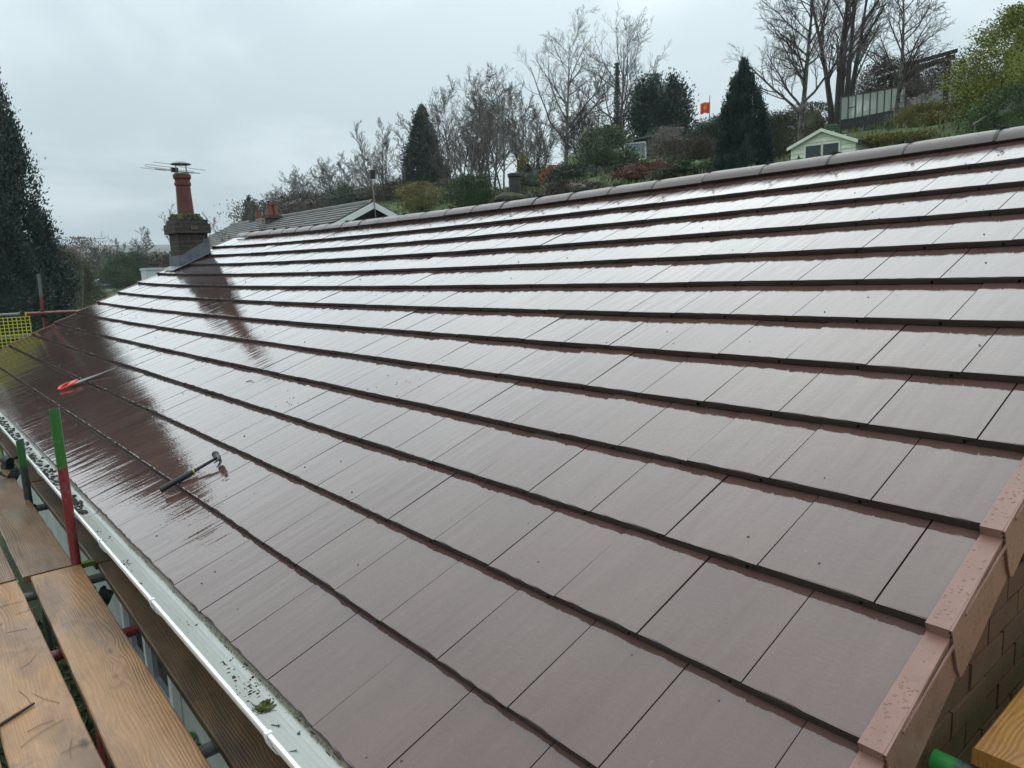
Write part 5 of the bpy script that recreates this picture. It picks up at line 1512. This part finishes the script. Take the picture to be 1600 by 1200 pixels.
rf.obj('roof', M_SHEDR, shed)
bg = MB()
for s in (-1, 1):
    a0 = np.array([0.0 - 0.02, SAx - 0.055]); a1 = np.array([s * (SW / 2 + 0.09), SE - 0.125])
    bg.prism([tuple(a0), tuple(a1), (a1[0], a1[1] + 0.10), (a0[0], a0[1] + 0.10)], -0.125, -0.102, 'y')
bg.obj('bargeboard', M_SHED, shed)
MB().box((SW / 2 + 0.095, -0.09, SE - 0.16), (SW / 2 + 0.20, 1.95, SE - 0.06)).obj('eaves_gutter', M_BLACK, shed)

# greenhouse-like net cage on navy boards, and the long grey fence
M_NET = Mat('hazy_net').set((0.50, 0.55, 0.49), 0.6, alpha=0.55)
M_FRAME = mat_plain('dark_green_frame', (0.03, 0.045, 0.035), 0.5, 0.2)
pA = at(1312, 212, 39); pB = at(1412, 192, 42)
cage = thing('fruit_cage', 'pale netted fruit cage on dark boards behind the slim birch', 'cage', pA, math.atan2(pB[1] - pA[1], pB[0] - pA[0]))
Lc = math.hypot(pB[0] - pA[0], pB[1] - pA[1]); dzc = pB[2] - pA[2]
def shear(mb):
    mb.v = [(q[0], q[1], q[2] + dzc * q[0] / Lc) for q in mb.v]; return mb
Hc = zat(1312, 152, 39) - pA[2]
np_ = 9
for i in range(np_):
    x0 = Lc * i / np_; x1 = Lc * (i + 1) / np_
    shear(MB().box((x0 + 0.03, -0.008, 0.70), (x1 - 0.03, 0.008, Hc - 0.04))).obj('panel', M_NET, cage)
for i in range(np_ + 1):
    shear(MB().box((Lc * i / np_ - 0.026, -0.03, -0.3), (Lc * i / np_ + 0.026, 0.03, Hc + 0.02))).obj('post', M_FRAME, cage)
shear(MB().box((0.03, -0.028, Hc - 0.03), (Lc - 0.03, 0.028, Hc + 0.02))).obj('top_rail', M_FRAME, cage)
shear(MB().box((Lc / np_ + 0.03, -0.02, 1.15), (2 * Lc / np_ - 0.03, 0.012, 1.19))).obj('mid_rail', M_FRAME, cage)
for i in range(4):
    shear(MB().box((0.028, -0.045, -0.3 + i * 0.245), (Lc - 0.028, -0.012, -0.06 + i * 0.245))).obj('board', M_DARKW, cage)
pA2 = at(1418, 192, 44); pB2 = at(1530, 160, 46)
fence = thing('fence', 'long weathered grey board fence running up behind the hawthorn', 'fence', pA2, math.atan2(pB2[1] - pA2[1], pB2[0] - pA2[0]))
Lf = math.hypot(pB2[0] - pA2[0], pB2[1] - pA2[1]); dzf = pB2[2] - pA2[2]; Hf = zat(1418, 154, 44) - pA2[2]
M_FENCE = mat_plain('weathered_fence', (0.30, 0.285, 0.245), 0.9, 0.25, 3)
nb = 30
ME_FB = MB().box((0.0, -0.012, -0.3), (Lf / nb - 0.012, 0.012, Hf)).mesh('board', M_FENCE)
random.seed(9)
for i in range(nb):
    link('board', ME_FB, fence, (Lf * i / nb, random.uniform(-.006, .006), dzf * i / nb + random.uniform(-0.03, 0.03)))
for i in range(0, nb + 1, 6):
    MB().box((Lf * i / nb - 0.05, 0.015, dzf * i / nb - 0.3), (Lf * i / nb + 0.05, 0.11, dzf * i / nb + Hf + 0.06)).obj('post', M_FENCE, fence)

M_OLDW = mat_plain('dark_old_timber', (0.030, 0.022, 0.018), 0.9, 0.3, 4)
pP = at(1478, 150, 45)
perg = thing('pergola', 'dark timber pergola under brambles beside the grey fence', 'pergola', pP, frame_at(1478, 45)[2])
s45 = 45 / FPX
MB().box((-0.12, -0.12, -0.6), (0.12, 0.12, 52 * s45)).obj('post', M_OLDW, perg)
MB().box((-2.58, -0.08, -0.6), (-2.42, 0.08, 38 * s45)).obj('post', M_OLDW, perg)
MB().prism([(-3.3, 38 * s45), (0.4, 52 * s45), (0.4, 56 * s45), (-3.3, 42 * s45)], -0.10, 0.10, 'y').obj('beam', M_OLDW, perg)
MB().prism([(-3.3, 34 * s45), (0.3, 52 * s45), (0.3, 58 * s45), (-3.3, 41 * s45)], 1.4, 1.6, 'y').obj('beam', M_OLDW, perg)

pF = at(1108, 205, 48)
flag = thing('flag', 'orange flag flying on a thin pole above the dark shrub', 'flag', (pF[0], pF[1], tz(pF[0], pF[1])), frame_at(1108, 48)[2])
zt_ = zat(1108, 149, 48) - flag.location.z
MB().tube([(0, 0, -0.1), (0.02, 0, zt_)], [0.035, 0.02], 8).obj('pole', mat_plain('grey_pole', (0.12, 0.12, 0.12), 0.5), flag)
fl_ = MB(); n_ = 10; vv = []
f0 = zat(1108, 176, 48) - flag.location.z; f1 = zat(1108, 159, 48) - flag.location.z
for i in range(n_ + 1):
    for j in range(6):
        x = -0.52 * i / n_; zz_ = f0 + (f1 - f0) * j / 5 - 0.05 * (i / n_) - 0.03 * math.sin(i * 0.9)
        vv.append((x, 0.06 * math.sin(i * 1.1 + j * 0.3), zz_))
fl_.add(vv, [(i * 6 + j, (i + 1) * 6 + j, (i + 1) * 6 + j + 1, i * 6 + j + 1) for i in range(n_) for j in range(5)])
fo = fl_.obj('cloth', mat_plain('orange_cloth', (0.75, 0.11, 0.018), 0.7, 0.1), flag, True)
em = MB(); cz = (f0 + f1) / 2 - 0.03
rs_ = []
for q in range(8):
    t = math.pi / 4 * q; rs_.append((-0.25 + 0.13 * math.cos(t) * (1 if q % 2 == 0 else 0.5), cz + 0.15 * math.sin(t) * (1 if q % 2 == 0 else 0.5)))
em.prism(rs_, -0.085, -0.075, 'y'); em.obj('emblem', mat_plain('pale_orange', (0.80, 0.30, 0.08), 0.7, 0.05), flag)

pC = at(995, 262, 54); X, Y, yw = frame_at(995, 54, -0.3)
cabin = thing('cabin', 'small dark cabin with white framed windows behind the laurel', 'cabin', (X, Y, tz(X, Y) - 0.2), yw)
s54 = 54 / FPX
zc0 = zat(995, 252, 54) - cabin.location.z; zc1 = zat(995, 222, 54) - cabin.location.z
MB().box((-0.9, 0.0, 0), (2.0, 2.4, zc1)).obj('wall', mat_plain('dark_cladding', (0.028, 0.030, 0.032), 0.7, 0.2), cabin)
MB().prism([(-1.1, zc1 - 0.02), (2.2, zc1 + 0.35), (2.2, zc1 + 0.47), (-1.1, zc1 + 0.10)], -0.2, 2.6, 'y').obj('roof', M_SHEDR, cabin)
for i, xa in enumerate((-0.78, -0.32)):
    wd = [0.36, 1.0][i]
    w_ = MB().box((xa, -0.02, zc0 + 0.15), (xa + wd, -0.004, zc1 - 0.1)).obj('window', mat_plain('reflecting_glass', (0.20, 0.24, 0.26), 0.1, 0.1), cabin)
    fr = MB()
    for lo, hi in (((xa - 0.07, -0.05, zc0 + 0.05), (xa - 0.001, -0.003, zc1)), ((xa + wd + 0.001, -0.05, zc0 + 0.05), (xa + wd + 0.07, -0.003, zc1)), ((xa, -0.049, zc1 - 0.099), (xa + wd, -0.003, zc1 - 0.01)), ((xa, -0.049, zc0 + 0.05), (xa + wd, -0.003, zc0 + 0.149))):
        fr.box(lo, hi)
    fr.obj('frame', M_WHITE, w_)

X, Y = gxy(1067, 34)
wp = thing('garden_post', 'small white capped post among the shrubs above the ridge', 'post', (X, Y, tz(X, Y) - 0.1), 0.3)
h1 = zat(1067, 249, 34) - wp.location.z
MB().box((-0.16, -0.16, -0.3), (0.16, 0.16, h1 - 0.33)).obj('shaft', M_WHITE, wp)
MB().lathe([(0.27, h1 - 0.329), (0.25, h1 - 0.27), (0.06, h1 - 0.12), (0.05, h1 - 0.05), (0.03, h1), (0.0, h1)], (0, 0, 0), 4).obj('cap', mat_plain('white_cap', (0.55, 0.57, 0.55), 0.6), wp)
X, Y = gxy(1292, 30)
cbn = thing('compost_bin', 'green ribbed compost bin just behind the shed roof', 'compost bin', (X, Y, zat(1292, 216, 30) - 0.3), 0)
hb_ = zat(1292, 195, 30) - cbn.location.z
prof = []
for i in range(9):
    f_ = i / 8; prof += [(0.36 - 0.13 * f_, hb_ * f_ * 0.92), (0.335 - 0.13 * f_, hb_ * f_ * 0.92 + 0.02)]
MB().lathe(prof + [(0.20, hb_ * 0.95), (0.2, hb_), (0.0, hb_ + 0.02)], (0, 0, 0), 16).obj('bin', mat_plain('green_bin', (0.03, 0.075, 0.035), 0.5, 0.15), cbn, True)
pa = at(1520, 194, 26); pb = at(1583, 156, 28)
hr = thing('handrail', 'pale handrail of garden steps below the hawthorn', 'handrail', pa)
MB().tube([(0, 0, 0), tuple(pb - pa)], 0.02, 8).obj('rail', mat_plain('grey_rail_metal', (0.25, 0.25, 0.24), 0.5), hr)
for f_ in (0.05, 0.5, 0.95):
    q = (pb - pa) * f_
    MB().tube([tuple(q), (q[0], q[1], q[2] - 1.0)], 0.018, 8).obj('post', mat_plain('rail_post', (0.14, 0.14, 0.13), 0.5), hr)

# ------------------------------------------------------------------ the neighbour's bungalow behind the ridge
M_NROOF = mat_plain('lichened_grey_tile', (0.085, 0.085, 0.078), 0.55, 0.45, 1.6, bump=0.01, bscale=14)
NX, NY0, NY1 = 13.0, 23.0, 36.4
NZ = zat(598, 314, math.hypot(NX + 0.73, NY0 + 0.54))
NW, NP = 3.05, math.tan(rad(25))
nbh = thing('bungalow', 'neighbouring bungalow with grey lichened roof and white gable boards', 'house', (NX, NY0, NZ - 4.4))
zr = 4.4
gz = lambda x: zr - abs(x) * NP
MB().prism([(-NW + 0.4, -0.2), (NW - 0.4, -0.2), (NW - 0.4, gz(NW - 0.4) - 0.1), (0, zr - 0.1), (-NW + 0.4, gz(NW - 0.4) - 0.1)], 0.35, NY1 - NY0, 'y').obj('wall', mat_plain('brown_gable', (0.055, 0.045, 0.04), 0.9, 0.2), nbh)
nroof = MB().prism([(-NW, gz(NW) - 0.1), (0, zr - 0.1), (NW, gz(NW) - 0.1), (NW, gz(NW) - 0.02), (0, zr - 0.02), (-NW, gz(NW) - 0.02)], 0.0, NY1 - NY0 + 0.3, 'y').obj('roof', M_NROOF, nbh)
nc = 13
random.seed(31)
for i in range(nc):
    x0 = -NW + NW * i / nc; x1 = -NW + NW * (i + 1) / nc + 0.03
    for s in (1, -1):
        cs = MB()
        n_ = 44
        for q in range(n_):
            ya = (NY1 - NY0 + 0.28) * q / n_; yb = (NY1 - NY0 + 0.28) * (q + 1) / n_ - 0.014; jj = random.uniform(0, 0.008)
            vv = [(s * x0, ya, gz(x0) + 0.045 + jj), (s * x0, yb, gz(x0) + 0.045 + jj), (s * x1, yb, gz(x1) + 0.004), (s * x1, ya, gz(x1) + 0.004), (s * x0, ya, gz(x0) - 0.02), (s * x0, yb, gz(x0) - 0.02)]
            cs.add(vv, [(0, 1, 2, 3), (4, 5, 1, 0), (4, 0, 3), (5, 2, 1)])
        cs.obj('tile_course', M_NROOF, nroof)
cs = MB()
for q in range(36):
    ya = (NY1 - NY0 + 0.3) * q / 36
    cs.prism([(-0.13, zr - 0.05), (-0.09, zr + 0.035), (0, zr + 0.07), (0.09, zr + 0.035), (0.13, zr - 0.05)], ya, ya + (NY1 - NY0 + 0.3) / 36 - 0.012, 'y')
cs.obj('ridge', M_NROOF, nroof)
for s in (-1, 1):
    MB().prism([(0, zr - 0.03), (s * (NW + 0.05), gz(NW) - 0.05), (s * (NW + 0.05), gz(NW) - 0.27), (0, zr - 0.25)], -0.06, -0.02, 'y').obj('bargeboard', M_WHITE, nbh)
def small_chimney(parent, x, y, base, top, w, pots, mat):
    st_ = MB(); uvbox(st_, (x - w / 2, y - w / 2, base), (x + w / 2, y + w / 2, top - 0.12)); uvbox(st_, (x - w / 2 - 0.05, y - w / 2 - 0.05, top - 0.119), (x + w / 2 + 0.05, y + w / 2 + 0.05, top))
    c_ = st_.obj('chimney', mat, parent)
    for (dx, h_) in pots:
        MB().lathe([(0.0, top - 0.01), (0.13, top - 0.01), (0.11, top + h_ * 0.85), (0.14, top + h_ * 0.87), (0.14, top + h_), (0.0, top + h_)], (x + dx, y, 0), 12).obj('chimney_pot', mat_plain('red_pot', (0.20, 0.055, 0.035), 0.6, 0.2), c_, True)
M_STK2 = make_stack_mat('brown_stack', (0.07, 0.045, 0.04), (0.05, 0.038, 0.034), (0.08, 0.07, 0.06))
dN = math.hypot(12.5 + 0.73, 30.6 + 0.54)
small_chimney(nbh, 12.5 - NX, 30.6 - NY0, zr - 1.2, zat(427, 337, dN) - (NZ - 4.4), 0.50, ((-0.11, 0.50), (0.13, 0.54)), M_STK2)
dN2 = math.hypot(13.2 + 0.73, 33.9 + 0.54)
small_chimney(nbh, 13.2 - NX, 33.9 - NY0, zr - 1.0, zat(403, 343, dN2) - (NZ - 4.4), 0.55, ((0.0, 0.45),), M_STK2)
mast = thing('aerial_mast', 'thin aerial mast standing on the neighbour gable', 'aerial', (NX + 0.02, NY0 - 0.09, NZ - 0.9))
MB().tube([(0, 0, 0), (-0.08, 0, 2.35)], 0.018, 8).obj('mast', M_ALU, mast)
dsh = MB(); dsh.box((-0.12, -0.05, 1.65), (0.06, 0.05, 1.95)); dsh.tube([(-0.3, 0, 2.3), (0.25, 0, 2.28)], 0.008, 6)
dsh.obj('receiver', M_BLACK, mast)

# ------------------------------------------------------------------ TV aerial behind the chimney pot
ta = thing('tv_aerial', 'thin TV aerial with long rods behind the chimney cowl', 'aerial', (mx + 0.0, CY1 + 0.10, 1.6))
zr0 = 1.6
MB().tube([(0, 0, 0), (0.02, 0, 1.32)], 0.014, 8).obj('mast', M_ALU, ta)
MB().tube([(-0.30, 0.0, 1.295), (0.40, 0.0, 1.255)], 0.009, 6).obj('boom', M_ALU, ta)
def rod(pts): MB().tube(pts, 0.005, 6).obj('rod', M_ALU, ta)
rod([(-0.52, -0.02, 1.30), (-0.16, -0.02, 1.27), (-0.04, -0.02, 1.29)])
rod([(-0.42, 0.03, 1.36), (-0.05, 0.03, 1.335), (0.02, 0.03, 1.33)])
rod([(-0.05, 0.03, 1.30), (-0.42, 0.03, 1.325), (-0.435, 0.03, 1.343), (-0.42, 0.03, 1.36)])
rod([(-0.30, 0.06, 1.405), (0.10, 0.06, 1.385)])
rod([(0.08, 0.06, 1.355), (0.52, 0.06, 1.315)])
rod([(0.08, 0.03, 1.30), (0.30, 0.03, 1.285), (0.315, 0.03, 1.268), (0.30, 0.03, 1.252), (0.08, 0.03, 1.27)])
MB().box((-0.05, -0.03, 1.255), (0.05, 0.03, 1.325)).obj('dipole_box', M_BLACK, ta)

# ------------------------------------------------------------------ valley: lamp posts, car, garage, road
M_GALV = mat_plain('lamp_grey', (0.28, 0.30, 0.31), 0.5, 0.1)
def lamp(label, px, top, d, arm):
    X, Y = gxy(px, d); z0 = tz(X, Y); h_ = zat(px, top, d) - z0; s_ = d / FPX
    t = thing('street_lamp', label, 'street lamp', (X, Y, z0), frame_at(px, d)[2])
    MB().tube([(0, 0, -0.2), (0, 0, h_ * 0.4), (0, 0, h_)], [0.10, 0.075, 0.06], 8).obj('column', M_GALV, t)
    MB().tube([(0, 0, h_ - 0.05), (arm * s_ * 0.5, 0, h_ + 0.08), (arm * s_, 0, h_ + 0.05)], 0.045, 6).obj('arm', M_GALV, t)
    MB().box((min(arm * s_ * 0.6, arm * s_ * 1.5), -0.12, h_ - 0.02), (max(arm * s_ * 0.6, arm * s_ * 1.5), 0.12, h_ + 0.14)).obj('lantern', M_GALV, t)
lamp('grey street lamp above the yellow bush, far left', 77, 405, 62, 7)
lamp('grey street lamp left of the far wood', 384, 326, 95, -5)
X, Y = gxy(393, 92)
tp = thing('telegraph_pole', 'wooden pole just left of the small conifer by the far wood', 'pole', (X, Y, tz(X, Y)))
hp = zat(393, 312, 92) - tz(X, Y)
MB().tube([(0, 0, -0.3), (0, 0, hp)], [0.15, 0.11], 8).obj('shaft', M_BARKD, tp)
MB().box((-0.1, -0.5, hp - 0.6), (0.1, 0.5, hp - 0.45)).obj('crossarm', M_BARKD, tp)

X, Y, yw = frame_at(158, 140, 0.35)
car = thing('car', 'small pale blue parked car beside the round evergreen', 'car', (X, Y, zat(158, 449, 140)), yw)
prof = [(-2.0, 0.30), (-1.98, 0.75), (-1.75, 0.90), (-1.15, 0.98), (-0.75, 1.38), (0.55, 1.42), (1.25, 1.02), (1.92, 0.86), (2.02, 0.55), (2.0, 0.30)]
MB().prism(prof, -0.82, 0.82, 'y').obj('body', mat_plain('pale_blue_paint', (0.20, 0.30, 0.46), 0.2, 0.05), car, True)
MB().prism([(-1.05, 0.99), (-0.70, 1.33), (0.50, 1.37), (1.10, 1.02)], -0.826, 0.826, 'y').obj('window', M_GLASS_DARK, car)
MB().prism([(0.62, 1.41), (1.24, 1.05), (1.27, 1.06), (0.64, 1.425)], -0.7, 0.7, 'y').obj('windscreen', M_GLASS_DARK, car)
for (xw, yw_) in ((-1.3, -0.72), (1.3, -0.72), (-1.3, 0.72), (1.3, 0.72)):
    wh = MB().tube([(xw, yw_ - 0.12, 0.31), (xw, yw_ + 0.12, 0.31)], 0.31, 16).obj('wheel', M_BLACK, car)
    MB().tube([(xw, yw_ - 0.125, 0.31), (xw, yw_ + 0.125, 0.31)], 0.19, 12).obj('rim', M_STEEL, wh)
for yl in (-0.6, 0.6):
    MB().box((1.93, yl - 0.15, 0.68), (2.03, yl + 0.15, 0.82)).obj('headlight', M_WHITE, car)
X, Y, yw = frame_at(246, 60, 0.1)
gar = thing('garage', 'pale flat-roofed outbuilding beyond the far verge', 'garage', (X, Y, tz(X, Y)), yw)
hg = zat(246, 418, 60) - tz(X, Y)
MB().box((-0.78, 0.0, -0.3), (2.2, 4.0, hg - 0.16)).obj('wall', mat_plain('pale_grey_wall', (0.50, 0.55, 0.58), 0.8, 0.08), gar)
MB().box((-0.84, -0.06, hg - 0.155), (2.26, 4.06, hg)).obj('roof', mat_plain('pale_roof_sheet', (0.46, 0.52, 0.56), 0.5, 0.08), gar)
MB().box((0.1, -0.03, -0.2), (1.6, -0.004, hg - 0.5)).obj('door', M_WHITE, gar)
rv = []
for i in range(25):
    f_ = i / 24
    X0, Y0_ = gxy(-60 + 480 * f_, 104 - 10 * f_); X1, Y1_ = gxy(-60 + 480 * f_, 110 - 10 * f_)
    rv += [(X0, Y0_, tz(X0, Y0_) + 0.06), (X1, Y1_, tz(X1, Y1_) + 0.06)]
tag(MB().add(rv, [(2 * i, 2 * i + 2, 2 * i + 3, 2 * i + 1) for i in range(24)]).obj('road', mat_plain('wet_asphalt', (0.11, 0.115, 0.12), 0.12, 0.2, 0.5)), 'wet grey road in the valley beyond the far verge', kind='structure')

# ------------------------------------------------------------------ damp air: the far fields pale away
hz_ = MB().box((-5400, -5400, -60), (5400, 5400, 95))
M_AIR = bpy.data.materials.new('damp_air'); M_AIR.use_nodes = True
_t = M_AIR.node_tree; _t.nodes.clear()
_o = _t.nodes.new('ShaderNodeOutputMaterial'); _v = _t.nodes.new('ShaderNodeVolumePrincipled')
_v.inputs['Color'].default_value = (0.86, 0.92, 0.96, 1); _v.inputs['Density'].default_value = 0.0004; _v.inputs['Anisotropy'].default_value = 0.2
_t.links.new(_v.outputs[0], _o.inputs['Volume'])
tag(hz_.obj('haze', M_AIR), 'thin damp haze over the valley', kind='stuff')
scene.cycles.volume_bounces = 0
